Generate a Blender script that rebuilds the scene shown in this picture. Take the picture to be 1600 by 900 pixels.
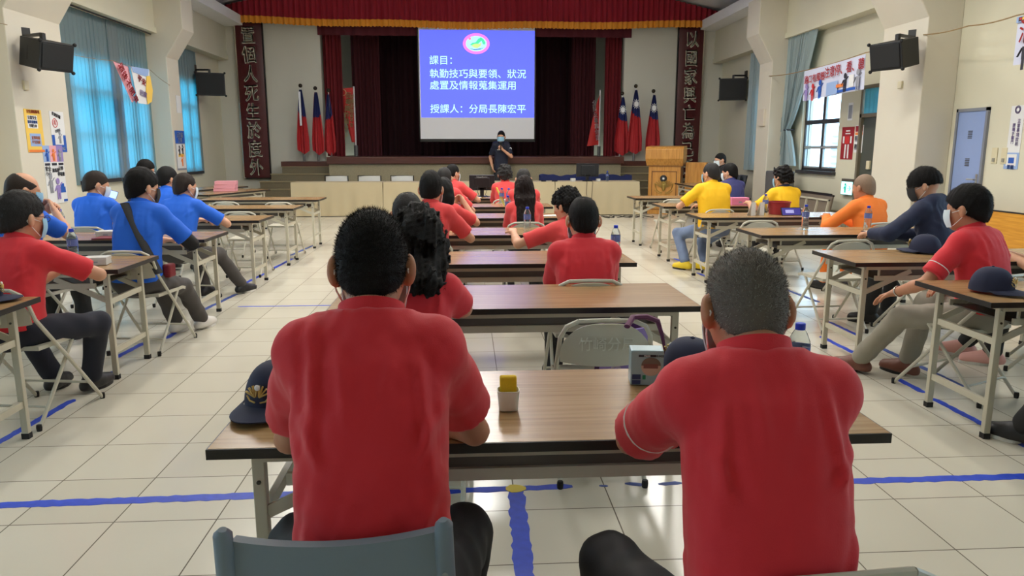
import bpy, bmesh, math, random
import numpy as np
from mathutils import Vector, Matrix, Euler
random.seed(7)
rng = np.random.RandomState(11)
PI = math.pi
for o in list(bpy.data.objects): bpy.data.objects.remove(o, do_unlink=True)
SC = bpy.context.scene
COL = SC.collection

# ------------------------------------------------------------------ camera
EYE, FPX = 1.49, 1150.0
PITCH = math.radians(10.7347); YAW = math.radians(3.5203)
cam = bpy.data.cameras.new('camera'); camo = bpy.data.objects.new('camera', cam); COL.objects.link(camo)
camo.location = (0, 0, EYE); camo.rotation_euler = (PI/2 - PITCH, 0, -YAW)
cam.sensor_width = 36.0; cam.lens = 36.0*FPX/1600.0; cam.clip_start = 0.05; cam.clip_end = 200
SC.camera = camo

# ------------------------------------------------------------------ world (overcast sky) and exposure
SC.view_settings.view_transform = 'Standard'
SC.view_settings.look = 'None'
SC.view_settings.gamma = 1.0
SC.view_settings.use_curve_mapping = False
SC.view_settings.exposure = 0.58
w = bpy.data.worlds.new('overcast_sky'); SC.world = w; w.use_nodes = True
bg = w.node_tree.nodes['Background']; bg.inputs[0].default_value = (0.72, 0.88, 1.0, 1); bg.inputs[1].default_value = 4.2

# lamps of the hall: rows of ceiling fluorescent troffers (above the frame) and daylight portals at the windows
def area(name, loc, rot, sx, sy, power, col):
    l = bpy.data.lights.new(name, 'AREA'); l.shape = 'RECTANGLE'; l.size = sx; l.size_y = sy
    l.energy = power; l.color = col
    o = bpy.data.objects.new(name, l); COL.objects.link(o); o.location = loc; o.rotation_euler = rot
    return o
WARM = (1.0, 0.965, 0.90)
LAMP_ROWS = [(-2.9, 40), (0.25, 46), (3.4, 40)]
LAMP_Y = [(3.8, .40), (6.6, .95), (9.4, 1.3), (12.2, 1.25), (15.2, .45)]
for lx, p in LAMP_ROWS:
    for ly, k in LAMP_Y:
        area('ceiling_lamp', (lx, ly, 4.78), (0, 0, 0), 0.30, 1.2, p*k, WARM)
def portal(loc, rot, sx, sy):
    o = area('window_portal', loc, rot, sx, sy, 1, (1, 1, 1)); o.data.cycles.is_portal = True

# ------------------------------------------------------------------ helpers
def set_in(b, k, v):
    if k in b.inputs: b.inputs[k].default_value = v
def lin(c):
    return tuple(((x/255.0)/12.92 if x/255.0 <= .04045 else ((x/255.0+.055)/1.055)**2.4) for x in c)
MATS = {}
def mat(name, rgb, rough=.6, metal=0.0, noise=0.0, nscale=12.0, bump=0.0, bscale=150.0, trans=0.0, ior=1.45, emit=0.0, sheen=0.0, alpha=1.0, spec=.5):
    if name in MATS: return MATS[name]
    m = bpy.data.materials.new(name); m.use_nodes = True
    nt = m.node_tree; b = nt.nodes['Principled BSDF']
    c = lin(rgb)
    b.inputs['Base Color'].default_value = (*c, 1); b.inputs['Roughness'].default_value = rough
    b.inputs['Metallic'].default_value = metal
    set_in(b, 'Specular IOR Level', spec)
    if trans: set_in(b, 'Transmission Weight', trans); b.inputs['IOR'].default_value = ior
    if emit: set_in(b, 'Emission Color', (*c, 1)); set_in(b, 'Emission Strength', emit)
    if sheen: set_in(b, 'Sheen Weight', sheen)
    if alpha < 1: b.inputs['Alpha'].default_value = alpha
    if noise or bump:
        tc = nt.nodes.new('ShaderNodeTexCoord')
    if noise:
        n = nt.nodes.new('ShaderNodeTexNoise'); n.inputs['Scale'].default_value = nscale; n.inputs['Detail'].default_value = 4
        nt.links.new(tc.outputs['Object'], n.inputs['Vector'])
        mx = nt.nodes.new('ShaderNodeMix'); mx.data_type = 'RGBA'
        mx.inputs[6].default_value = (*[x*(1-noise) for x in c], 1); mx.inputs[7].default_value = (*[min(1, x*(1+noise)) for x in c], 1)
        nt.links.new(n.outputs['Fac'], mx.inputs[0]); nt.links.new(mx.outputs[2], b.inputs['Base Color'])
    if bump:
        n2 = nt.nodes.new('ShaderNodeTexNoise'); n2.inputs['Scale'].default_value = bscale; n2.inputs['Detail'].default_value = 3
        nt.links.new(tc.outputs['Object'], n2.inputs['Vector'])
        bp = nt.nodes.new('ShaderNodeBump'); bp.inputs['Strength'].default_value = bump; bp.inputs['Distance'].default_value = .004
        nt.links.new(n2.outputs['Fac'], bp.inputs['Height']); nt.links.new(bp.outputs['Normal'], b.inputs['Normal'])
    MATS[name] = m
    return m

def wood_mat(name, rgb, dark, rough=.35, scale=(1.2, 45, 45), spec=.5):
    if name in MATS: return MATS[name]
    m = bpy.data.materials.new(name); m.use_nodes = True; nt = m.node_tree; b = nt.nodes['Principled BSDF']
    tc = nt.nodes.new('ShaderNodeTexCoord'); mp = nt.nodes.new('ShaderNodeMapping'); mp.inputs['Scale'].default_value = scale
    n = nt.nodes.new('ShaderNodeTexNoise'); n.inputs['Scale'].default_value = 2.2; n.inputs['Detail'].default_value = 6; n.inputs['Distortion'].default_value = .35
    cr = nt.nodes.new('ShaderNodeValToRGB'); cr.color_ramp.elements[0].position = .36; cr.color_ramp.elements[1].position = .62
    cr.color_ramp.elements[0].color = (*lin(dark), 1); cr.color_ramp.elements[1].color = (*lin(rgb), 1)
    nt.links.new(tc.outputs['Object'], mp.inputs['Vector']); nt.links.new(mp.outputs[0], n.inputs['Vector'])
    nt.links.new(n.outputs['Fac'], cr.inputs['Fac']); nt.links.new(cr.outputs[0], b.inputs['Base Color'])
    b.inputs['Roughness'].default_value = rough; set_in(b, 'Specular IOR Level', spec)
    MATS[name] = m
    return m

class MB:
    """collects shapes and links them as ONE mesh object"""
    def __init__(s): s.v = []; s.f = []; s.mi = []; s.cur = 0
    def add(s, vs, fs):
        n = len(s.v); s.v += [tuple(p) for p in vs]; s.f += [tuple(i+n for i in f) for f in fs]; s.mi += [s.cur]*len(fs)
        return s
    def box(s, x0, x1, y0, y1, z0, z1, M=None):
        vs = [(x0,y0,z0),(x1,y0,z0),(x1,y1,z0),(x0,y1,z0),(x0,y0,z1),(x1,y0,z1),(x1,y1,z1),(x0,y1,z1)]
        if M is not None: vs = [tuple(M @ Vector(p)) for p in vs]
        return s.add(vs, [(0,3,2,1),(4,5,6,7),(0,1,5,4),(1,2,6,5),(2,3,7,6),(3,0,4,7)])
    def bar(s, a, b, wx, wz, up=(0,0,1)):
        a = Vector(a); b = Vector(b); d = b-a; L = d.length; d.normalize()
        u = Vector(up); x = d.cross(u)
        if x.length < 1e-4: x = d.cross(Vector((1,0,0)))
        x.normalize(); z = x.cross(d)
        M = Matrix(((x.x,d.x,z.x,a.x),(x.y,d.y,z.y,a.y),(x.z,d.z,z.z,a.z),(0,0,0,1)))
        return s.box(-wx/2, wx/2, 0, L, -wz/2, wz/2, M)
    def tube(s, pts, r, n=8, closed=False, caps=True, flat=1.0):
        P = [Vector(p) for p in pts]; N = len(P); rings = []
        rs = r if isinstance(r, (list, tuple)) else [r]*N
        prev = None
        for i in range(N):
            if closed: t = P[(i+1) % N]-P[i-1]
            elif i == 0: t = P[1]-P[0]
            elif i == N-1: t = P[-1]-P[-2]
            else: t = (P[i+1]-P[i]).normalized()+(P[i]-P[i-1]).normalized()
            t.normalize()
            if prev is None:
                a = t.cross(Vector((0,0,1)))
                if a.length < .05: a = t.cross(Vector((1,0,0)))
                a.normalize()
            else:
                a = prev - t*prev.dot(t); a.normalize()
            prev = a; b = t.cross(a)
            rings.append([P[i]+(a*math.cos(2*PI*k/n)+b*math.sin(2*PI*k/n)*flat)*rs[i] for k in range(n)])
        vs = [p for rg in rings for p in rg]; fs = []
        M = N if closed else N-1
        for i in range(M):
            j = (i+1) % N
            for k in range(n):
                k2 = (k+1) % n; fs.append((i*n+k, i*n+k2, j*n+k2, j*n+k))
        if caps and not closed:
            fs.append(tuple(reversed(range(n)))); fs.append(tuple(range((N-1)*n, N*n)))
        return s.add(vs, fs)
    def lathe(s, prof, n=16, c=(0,0,0), caps=True):
        vs = []; fs = []
        for r, z in prof:
            for k in range(n): vs.append((c[0]+r*math.cos(2*PI*k/n), c[1]+r*math.sin(2*PI*k/n), c[2]+z))
        for i in range(len(prof)-1):
            for k in range(n):
                k2 = (k+1) % n; fs.append((i*n+k, i*n+k2, (i+1)*n+k2, (i+1)*n+k))
        if caps:
            fs.append(tuple(reversed(range(n)))); fs.append(tuple(range((len(prof)-1)*n, len(prof)*n)))
        return s.add(vs, fs)
    def prism(s, poly, d, M=None):
        """poly in local xz, thickness d along +y"""
        n = len(poly); vs = [(x,0,z) for x,z in poly]+[(x,d,z) for x,z in poly]
        if M is not None: vs = [tuple(M @ Vector(p)) for p in vs]
        fs = [tuple(range(n)), tuple(reversed(range(n,2*n)))]+[((i+1)%n, i, i+n, (i+1)%n+n) for i in range(n)]
        return s.add(vs, fs)
    def grid(s, fn, nu, nv, thick=0.0):
        P = [[Vector(fn(i/nu, j/nv)) for j in range(nv+1)] for i in range(nu+1)]
        W = nv+1
        vs = [p for row in P for p in row]; fs = [(i*W+j, (i+1)*W+j, (i+1)*W+j+1, i*W+j+1) for i in range(nu) for j in range(nv)]
        if thick:
            q = []
            for i in range(nu+1):
                for j in range(nv+1):
                    du = P[min(i+1,nu)][j]-P[max(i-1,0)][j]; dv = P[i][min(j+1,nv)]-P[i][max(j-1,0)]
                    nn = du.cross(dv)
                    if nn.length > 1e-9: nn.normalize()
                    q.append(P[i][j]-nn*thick)
            n = len(vs); vs = vs+q
            fs = fs+[tuple(reversed([a+n for a in f])) for f in fs]
            B = [i*W for i in range(nu+1)]+[nu*W+j for j in range(1,nv+1)]+[i*W+nv for i in range(nu-1,-1,-1)]+[j for j in range(nv-1,0,-1)]
            for k in range(len(B)):
                a, b = B[k], B[(k+1)%len(B)]; fs.append((b, a, a+n, b+n))
        return s.add(vs, fs)
    def ball(s, c, r, nu=14, nv=9):
        rx, ry, rz = r if isinstance(r, (tuple, list)) else (r, r, r)
        vs = [(c[0], c[1], c[2]-rz)]
        for j in range(1, nv):
            a = -PI/2+PI*j/nv
            for k in range(nu): vs.append((c[0]+rx*math.cos(a)*math.cos(2*PI*k/nu), c[1]+ry*math.cos(a)*math.sin(2*PI*k/nu), c[2]+rz*math.sin(a)))
        vs.append((c[0], c[1], c[2]+rz)); fs = []
        for k in range(nu): fs.append((0, 1+(k+1)%nu, 1+k))
        for j in range(nv-2):
            for k in range(nu):
                a = 1+j*nu+k; b = 1+j*nu+(k+1)%nu; fs.append((a, b, b+nu, a+nu))
        t = len(vs)-1; o = 1+(nv-2)*nu
        for k in range(nu): fs.append((o+k, o+(k+1)%nu, t))
        return s.add(vs, fs)
    def build(s, name, m, parent=None, smooth=False, bevel=0.0, loc=None, rot=None):
        me = bpy.data.meshes.new(name); me.from_pydata(s.v, [], s.f); me.update()
        ms = m if isinstance(m, (list, tuple)) else [m]
        for q in ms: me.materials.append(q)
        if len(ms) > 1: me.polygons.foreach_set('material_index', s.mi)
        if smooth:
            me.polygons.foreach_set('use_smooth', [True]*len(me.polygons))
            me.set_sharp_from_angle(angle=math.radians(38))
        o = bpy.data.objects.new(name, me); COL.objects.link(o)
        if parent is not None: o.parent = parent
        if loc is not None: o.location = loc
        if rot is not None: o.rotation_euler = rot
        if bevel:
            b = o.modifiers.new('bevel', 'BEVEL'); b.width = bevel; b.segments = 2; b.limit_method = 'ANGLE'; b.angle_limit = math.radians(35)
        return o

def tag(o, label=None, cat=None, group=None, kind=None):
    if label: o['label'] = label
    if cat: o['category'] = cat
    if group: o['group'] = group
    if kind: o['kind'] = kind
    return o
def struct(o): o['kind'] = 'structure'; return o
def thing(name, label, cat, loc=(0,0,0), rz=0, group=None):
    o = bpy.data.objects.new(name, None); COL.objects.link(o); o.empty_display_size = .1
    o.location = loc; o.rotation_euler = (0, 0, rz)
    return tag(o, label, cat, group)
def dup(root, loc, rz, label=None, group=None):
    r = root.copy(); COL.objects.link(r); r.location = loc; r.rotation_euler = (0, 0, rz)
    if label: r['label'] = label
    if group: r['group'] = group
    for ch in list(root.children):
        c = ch.copy(); COL.objects.link(c); c.parent = r
        for g in list(ch.children):
            d = g.copy(); COL.objects.link(d); d.parent = c
    return r
def text(body, size, m, parent=None, loc=(0,0,0), rot=(PI/2,0,0), ext=.002, bold=0.0, align='CENTER', name='lettering', sx=1.0, line=1.0, shear=0.0):
    c = bpy.data.curves.new('lettering', 'FONT'); c.body = body; c.size = size; c.extrude = ext; c.align_x = align
    c.align_y = 'CENTER'; c.resolution_u = 3; c.space_line = line; c.shear = shear
    t = bpy.data.objects.new('lettering_curve', c); COL.objects.link(t)
    bpy.context.view_layer.update()
    me = bpy.data.meshes.new_from_object(t.evaluated_get(bpy.context.evaluated_depsgraph_get()))
    bpy.data.objects.remove(t, do_unlink=True)
    me.materials.clear(); me.materials.append(m)
    if bold:
        bm = bmesh.new(); bm.from_mesh(me); src = bm.faces[:]
        for dx, dy in ((bold, 0), (0, bold), (bold, bold)):
            r_ = bmesh.ops.duplicate(bm, geom=src); bmesh.ops.translate(bm, vec=(dx, dy, bold*.01), verts=[e for e in r_['geom'] if isinstance(e, bmesh.types.BMVert)])
        bm.to_mesh(me); bm.free()
    o = bpy.data.objects.new(name, me); COL.objects.link(o); o.location = loc; o.rotation_euler = rot; o.scale = (sx, 1, 1)
    if parent is not None: o.parent = parent
    return o
# ------------------------------------------------------------------ the hall
XL, XR, YF, YB = -6.15, 6.68, 19.5, -3.2
wall_m = mat('cream_wall_paint', (214, 209, 186), .62, noise=.05, nscale=1.3)
front_m = mat('front_wall_paint', (200, 198, 186), .65, noise=.05, nscale=1.1)
col_m = mat('column_paint', (214, 207, 190), .62, noise=.04, nscale=1.5)
white_m = mat('white_ceiling_paint', (232, 232, 230), .7, noise=.03, nscale=2)
T = .4092
def floor_material():
    m = bpy.data.materials.new('glazed_floor_tiles'); m.use_nodes = True; nt = m.node_tree; b = nt.nodes['Principled BSDF']
    tc = nt.nodes.new('ShaderNodeTexCoord'); sp = nt.nodes.new('ShaderNodeSeparateXYZ'); nt.links.new(tc.outputs['Object'], sp.inputs[0])
    def M(op, a, bb):
        n = nt.nodes.new('ShaderNodeMath'); n.operation = op
        for i, q in enumerate((a, bb)):
            if q is None: continue
            if isinstance(q, (int, float)): n.inputs[i].default_value = q
            else: nt.links.new(q, n.inputs[i])
        return n.outputs[0]
    gs = []; ids = []
    for ax, off in ((0, 1.443+40*T), (1, -2.851+40*T)):
        t = M('DIVIDE', M('ADD', sp.outputs[ax], off), T)
        fr = M('FRACT', t, None); d = M('ABSOLUTE', M('SUBTRACT', fr, .5), None)
        gs.append(M('GREATER_THAN', d, .5-.0065)); ids.append(M('FLOOR', t, None))
    g = M('MAXIMUM', gs[0], gs[1])
    cx = nt.nodes.new('ShaderNodeCombineXYZ'); nt.links.new(ids[0], cx.inputs[0]); nt.links.new(ids[1], cx.inputs[1])
    wn = nt.nodes.new('ShaderNodeTexWhiteNoise'); nt.links.new(cx.outputs[0], wn.inputs['Vector'])
    nz = nt.nodes.new('ShaderNodeTexNoise'); nz.inputs['Scale'].default_value = 1.2; nz.inputs['Detail'].default_value = 5
    nt.links.new(tc.outputs['Object'], nz.inputs['Vector'])
    f = M('ADD', M('MULTIPLY', wn.outputs['Value'], .45), M('MULTIPLY', nz.outputs['Fac'], .55))
    mx = nt.nodes.new('ShaderNodeMix'); mx.data_type = 'RGBA'; mx.inputs[6].default_value = (*lin((202, 196, 178)), 1); mx.inputs[7].default_value = (*lin((216, 210, 194)), 1)
    nt.links.new(f, mx.inputs[0])
    m2 = nt.nodes.new('ShaderNodeMix'); m2.data_type = 'RGBA'; m2.inputs[7].default_value = (*lin((96, 86, 70)), 1)
    nt.links.new(g, m2.inputs[0]); nt.links.new(mx.outputs[2], m2.inputs[6]); nt.links.new(m2.outputs[2], b.inputs['Base Color'])
    r = M('ADD', M('MULTIPLY', g, .5), M('ADD', .13, M('MULTIPLY', nz.outputs['Fac'], .14)))
    nt.links.new(r, b.inputs['Roughness'])
    return m
struct(MB().box(XL-.4, XR+.4, YB-.3, 24.5, -.15, 0).build('floor', floor_material()))

def wall_with_holes(name, x0, x1, y0, y1, z0, z1, holes, m):
    """wall slab along y with rectangular openings (ya, yb, za, zb)"""
    b = MB(); ys = sorted({y0, y1, *[h[0] for h in holes], *[h[1] for h in holes]})
    for a, c in zip(ys[:-1], ys[1:]):
        hs = sorted([(h[2], h[3]) for h in holes if h[0] <= a+1e-6 and h[1] >= c-1e-6]); z = z0
        for za, zb in hs:
            if za > z+1e-6: b.box(x0, x1, a, c, z, za)
            z = zb
        if z < z1-1e-6: b.box(x0, x1, a, c, z, z1)
    return struct(b.build(name, m))
WZ0, WZ1 = .98, 3.02
L_HOLES = [(12.25, 13.75, WZ0, WZ1), (13.85, 15.05, WZ0, WZ1), (16.75, 17.75, WZ0, WZ1), (5.2, 9.0, WZ0, 2.7), (-1.8, 2.4, WZ0, 2.7)]
R_HOLES = [(13.12, 14.62, 1.07, 2.62), (16.05, 16.95, 1.1, 2.95), (11.35, 12.35, 0.02, 2.52), (9.24, 9.86, 0.02, 2.01), (3.4, 6.6, 1.07, 2.7), (-1.6, 1.6, 1.07, 2.7)]
wall_with_holes('wall_left', XL-.22, XL, YB, YF, 0, 5.3, L_HOLES, wall_m)
wall_with_holes('wall_right', XR, XR+.22, YB, YF, 0, 5.3, R_HOLES, wall_m)
struct(MB().box(XL-.22, XR+.22, YB-.2, YB, 0, 6.6).build('wall_back', wall_m))
OPL, OPR, OPZ = -3.62, 4.10, 4.62
b = MB(); b.box(XL-.22, OPL, YF, YF+.2, 0, 6.6); b.box(OPR, XR+.22, YF, YF+.2, 0, 6.6); b.box(OPL, OPR, YF, YF+.2, OPZ, 6.6)
struct(b.build('wall_front', front_m))
# stage house behind the opening
b = MB(); b.box(OPL-.5, OPR+.5, 23.4, 23.6, 1.0, 6.6); b.box(OPL-.7, OPL-.5, YF+.2, 23.6, 1.0, 6.6); b.box(OPR+.5, OPR+.7, YF+.2, 23.6, 1.0, 6.6); b.box(OPL-.7, OPR+.7, YF+.2, 23.6, 6.0, 6.2)
struct(b.build('wall_stage', front_m))
# gable ceiling
xm = (XL+XR)/2
b = MB()
b.add([(XL-.2,YB-.2,4.85),(xm,YB-.2,6.35),(XR+.2,YB-.2,4.85),(XR+.2,YF+.2,4.85),(xm,YF+.2,6.35),(XL-.2,YF+.2,4.85),
       (XL-.2,YB-.2,5.0),(xm,YB-.2,6.5),(XR+.2,YB-.2,5.0),(XR+.2,YF+.2,5.0),(xm,YF+.2,6.5),(XL-.2,YF+.2,5.0)],
      [(0,1,4,5),(1,2,3,4),(6,11,10,7),(7,10,9,8),(0,6,7,1),(1,7,8,2),(5,4,10,11),(4,3,9,10),(2,8,9,3),(0,5,11,6)])
struct(b.build('ceiling', white_m))
lamp_m = mat('white_lamp_housing', (226, 226, 222), .5)
for lx, p in LAMP_ROWS:
    for ly, k in LAMP_Y:
        zc = 4.85+(1-abs(lx-xm)/(XR-xm))*1.5
        b = MB().box(-.19, .19, -.64, .64, .015, .09); b.box(-.19, -.16, -.64, .64, -.01, .02); b.box(.16, .19, -.64, .64, -.01, .02)
        for q in (-.5, .5): b.tube([(0, q, .09), (0, q, zc-4.78+.03)], .008, 6)
        struct(b.build('ceiling_light', lamp_m, loc=(lx, ly, 4.78)))
# side beams (boxed ledges) running along the hall
struct(MB().box(XL, -5.44, YB, YF, 4.46, 4.68).build('trim_1', white_m))
struct(MB().box(6.01, XR, YB, YF, 4.46, 4.68).build('trim_2', white_m))
# columns with corbelled heads, one bay after the other
def column(name, side, xi, xu, ya, yb):
    xw = XL if side < 0 else XR
    poly = [(xw, 0), (xi, 0), (xi, 3.22), (xu, 3.75), (xu, 4.46), (xw, 4.46)]
    if side > 0: poly = poly[::-1]
    o = MB().prism(poly, yb-ya, Matrix.Translation((0, ya, 0))).build(name, col_m, bevel=.012)
    return struct(o)
column('column_left', -1, -5.75, -5.40, 10.05, 11.36); column('column_left', -1, -5.75, -5.40, 15.16, 15.76)
column('column_right', 1, 6.2, 5.88, 9.98, 11.06); column('column_right', 1, 6.2, 5.88, 15.1, 15.76)
column('column_left', -1, -5.75, -5.40, 3.6, 4.5); column('column_right', 1, 6.2, 5.88, 2.2, 3.0)
# lintel beams over the curtains
for nm, x0, x1, ya, yb, z0 in (('lintel_left', XL, -5.92, 11.36, 15.16, 3.66), ('lintel_left', XL, -5.92, 15.76, YF, 3.66), ('lintel_right', 6.45, XR, 11.06, 15.1, 3.66), ('lintel_right', 6.45, XR, 15.76, YF, 3.66)):
    b = MB().box(x0, x1, ya, yb, z0+.1, 4.46)
    b.box(x0, x1+.03, ya, yb, z0, z0+.1) if x0 == XL else b.box(x0-.03, x1, ya, yb, z0, z0+.1)
    struct(b.build(nm, wall_m))
struct(MB().box(XL, XL+.02, 4.5, 10.05, 0, .1).build('baseboard_left', mat('baseboard_paint', (150, 145, 132), .6)))
struct(MB().box(XR-.02, XR, 3.0, 9.24, 0, .1).build('baseboard_right', MATS['baseboard_paint']))

# ------------------------------------------------------------------ windows
alu = mat('bronze_aluminium', (74, 74, 76), .45, .6)
sash_m = mat('pale_sash_aluminium', (170, 178, 182), .4, .3)
glass = mat('window_glass', (206, 228, 240), .03, trans=1.0, ior=1.05)
NW = [0]
def window(side, ya, yb, za, zb, cols, rows, portal_on=True):
    NW[0] += 1
    r = bpy.data.objects.new('window_%d' % NW[0], None); COL.objects.link(r); struct(r)
    x = (XL-.10) if side < 0 else (XR+.10)
    r.location = (x, (ya+yb)/2, za); W = (yb-ya)/2; H = zb-za
    f = MB(); t = .05
    f.box(-.04, .04, -W, W, 0, t); f.box(-.04, .04, -W, W, H-t, H); f.box(-.04, .04, -W, -W+t, 0, H); f.box(-.04, .04, W-t, W, 0, H)
    f.build('window_frame', alu, r)
    for k in range(1, cols): y = -W+2*W*k/cols; MB().box(-.03, .03, y-.02, y+.02, t, H-t).build('mullion', alu, r)
    for k, z in enumerate(rows):
        q = .04 if k == len(rows)-1 else .018
        MB().box(-.035, .035, -W+t, W-t, z-q, z+q).build('transom', alu if k == len(rows)-1 else sash_m, r)
    for k in range(cols):
        ya_, yb_ = -W+2*W*k/cols+.03, -W+2*W*(k+1)/cols-.03; zs = [t]+list(rows)+[H-t]; sb = MB()
        for za_, zb_ in zip(zs[:-1], zs[1:]):
            sb.box(-.02, .02, ya_, ya_+.028, za_, zb_); sb.box(-.02, .02, yb_-.028, yb_, za_, zb_); sb.box(-.02, .02, ya_, yb_, za_, za_+.028); sb.box(-.02, .02, ya_, yb_, zb_-.028, zb_)
        sb.build('sash', sash_m, r)
    g = MB().box(-.004, .004, -W+.01, W-.01, .01, H-.01).build('pane', glass, r)
    s = MB(); s.box(-.12 if side < 0 else -.16, .16 if side < 0 else .12, -W-.02, W+.02, -.06, 0); s.build('window_sill', alu, r)
    if portal_on:
        portal((XL-.24 if side < 0 else XR+.24, (ya+yb)/2, (za+zb)/2), (0, -PI/2 if side < 0 else PI/2, 0), zb-za, yb-ya)
    return r
window(-1, *L_HOLES[0], 2, (.75, 1.45)); window(-1, *L_HOLES[1], 2, (.75, 1.45)); window(-1, *L_HOLES[2], 2, (.75, 1.45))
window(-1, *L_HOLES[3], 4, (1.1,)); window(-1, *L_HOLES[4], 4, (1.1,))  # unseen windows in the nearer left bays, added to let daylight in
window(1, *R_HOLES[0], 2, (.44, .92)); window(1, *R_HOLES[1], 2, (.85,)); window(1, *R_HOLES[4], 4, (1.1,)); window(1, *R_HOLES[5], 4, (1.1,))  # the last two are out of view, added to bring in more daylight
# building across the yard, seen pale through the right window
for k, (ya, yb, h) in enumerate(((22, 34, 5.5),)):
    o = thing('building', 'pale blue-grey building seen outside through the right-hand window', 'building', (19, 24, -1))
    bb = MB().box(0, 6, 0, 14, 0, 3.6); bb.build('outer_wall', mat('pale_render', (196, 214, 224), .7), o)
    for q in range(9): MB().box(-.06, 0, .2, 13.8, .35+q*.34, .42+q*.34).build('ledge', mat('pale_ledge', (160, 184, 198), .7), o)
struct(MB().box(XR+.3, 40, -4, 60, -1.1, -.9).build('ground_outside', mat('yard_paving', (190, 190, 184), .8)))
struct(MB().box(-40, XL-.3, -4, 60, -1.1, -.9).build('ground_outside', MATS['yard_paving']))

# ------------------------------------------------------------------ doors in the right wall
blue_door = mat('pale_blue_door_paint', (140, 160, 206), .4, noise=.03, nscale=6)
steel = mat('brushed_steel', (190, 190, 188), .3, .9)
frame_m = mat('door_frame_paint', (126, 130, 140), .5)
d = bpy.data.objects.new('door_1', None); COL.objects.link(d); struct(d); d.location = (XR, 9.55, 0)
MB().box(-.02, .05, -.27, .27, .02, 1.97).build('door_panel', blue_door, d)
f = MB(); f.box(-.035, .08, -.31, -.27, 0, 2.01); f.box(-.035, .08, .27, .31, 0, 2.01); f.box(-.035, .08, -.31, .31, 1.97, 2.01); f.build('door_frame', frame_m, d)
for z0 in (1.62, 1.26):
    v = MB()
    for k in range(5): v.box(-.026, -.018, -.04, .04, z0+k*.022, z0+k*.022+.012)
    v.build('vent_slots', mat('dark_vent_slots', (70, 72, 74), .6), d)
h = MB(); h.box(-.028, -.02, -.24, -.20, 1.02, 1.16); h.tube([(-.02, -.22, 1.09), (-.07, -.22, 1.09), (-.075, -.10, 1.09)], .011); h.build('door_handle', steel, d, True)
d = bpy.data.objects.new('door_2', None); COL.objects.link(d); struct(d); d.location = (XR, 11.85, 0)
f = MB(); f.box(-.05, .1, -.5, -.44, 0, 2.52); f.box(-.05, .1, .44, .5, 0, 2.52); f.box(-.05, .1, -.5, .5, 2.46, 2.52); f.box(-.05, .1, -.5, .5, 2.0, 2.06)
f.build('door_frame', mat('brown_door_frame', (112, 104, 86), .5), d)
MB().box(0, .05, -.44, .44, .02, 2.0).build('door_panel', mat('dark_green_door', (74, 78, 70), .5), d)
MB().box(.02, .03, -.44, .44, 2.06, 2.46).build('transom_pane', glass, d)
MB().grid(lambda u, v: (-.03+.012*math.sin(u*40), -.42+.84*u, 2.05+.42*v), 40, 4, .003).build('transom_curtain', mat('cyan_voile', (90, 180, 205), .7, trans=.25), d, True)

# ------------------------------------------------------------------ curtains of the side windows
def curtain_material(name, rgb, transl, mixf=.45):
    m = bpy.data.materials.new(name); m.use_nodes = True; nt = m.node_tree; b = nt.nodes['Principled BSDF']
    b.inputs['Base Color'].default_value = (*lin(rgb), 1); b.inputs['Roughness'].default_value = .85
    t = nt.nodes.new('ShaderNodeBsdfTranslucent'); t.inputs[0].default_value = (*lin(transl), 1)
    mx = nt.nodes.new('ShaderNodeMixShader'); mx.inputs[0].default_value = mixf
    nt.links.new(b.outputs[0], mx.inputs[1]); nt.links.new(t.outputs[0], mx.inputs[2]); nt.links.new(mx.outputs[0], nt.nodes['Material Output'].inputs[0])
    return m
curt_m = curtain_material('blue_grey_curtain_cloth', (148, 156, 154), (56, 186, 214))
curt2_m = curtain_material('blue_grey_gathered_cloth', (168, 184, 186), (90, 130, 144), .25)
def drape(ya, yb, z0, z1, x, folds, amp=.035, flare=0.0, taper=None):
    def fn(u, v):
        y = ya+(yb-ya)*u
        if taper: y = taper(u, v)
        a = amp*(.55+.45*(1-v))
        return (x+a*math.sin(u*folds*2*PI+.8*math.sin(u*9))+.3*a*math.sin(u*folds*5.1+v*3), y+.012*math.sin(u*folds*2*PI*2+1), z0+(z1-z0)*v)
    return MB().grid(fn, folds*10, 14)
lc = thing('window_curtain', 'long blue-grey curtain drawn across the left-hand window, daylight glowing through', 'curtain', (0,0,0))
drape(11.9, 13.95, .92, 3.68, -6.128, 15, .018).build('near_drape', curt_m, lc, True)
drape(13.55, 15.12, .92, 3.68, -6.105, 13, .02).build('far_drape', curt_m, lc, True)
MB().tube([(-6.0, 11.6, 3.64), (-6.0, 15.14, 3.64)], .012, 6).build('curtain_rail', alu, lc)
c2 = drape(16.4, 17.85, .92, 3.64, -6.128, 9, .018).build('window_curtain', curt_m, None, True)
tag(c2, 'narrow glowing blue-grey curtain behind the left column, beside the far speaker', 'curtain')
rc_ = thing('window_curtain', 'blue-grey curtain gathered and tied beside the right-hand window', 'curtain', (0,0,0))
def tie(u, v):
    k = abs(v-.28)/.72 if v > .28 else (.28-v)/.28*.55
    k = min(1, k)**.7
    return 14.62+.02*math.sin(u*20)+(u-.5)*(.22+1.15*k)-(.12*k if v > .28 else 0)+(.35*(1-k) if v > .28 else .3)
drape(0, 1, 1.15, 3.66, 6.5, 11, .04, taper=lambda u, v: tie(u, v)).build('gathered_drape', curt2_m, rc_, True)
MB().tube([(6.56+.09*math.cos(a), 14.93+.13*math.sin(a), 1.86) for a in [k*PI/6 for k in range(12)]], .018, 6, closed=True).build('tie_back', mat('dark_tie_cord', (60, 66, 74), .8), rc_, True)
c3 = drape(16.6, 17.3, 1.0, 3.64, 6.58, 6, .03).build('window_curtain', curt2_m, None, True)
tag(c3, 'blue-grey curtain at the far right window, left of the right column', 'curtain')

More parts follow.
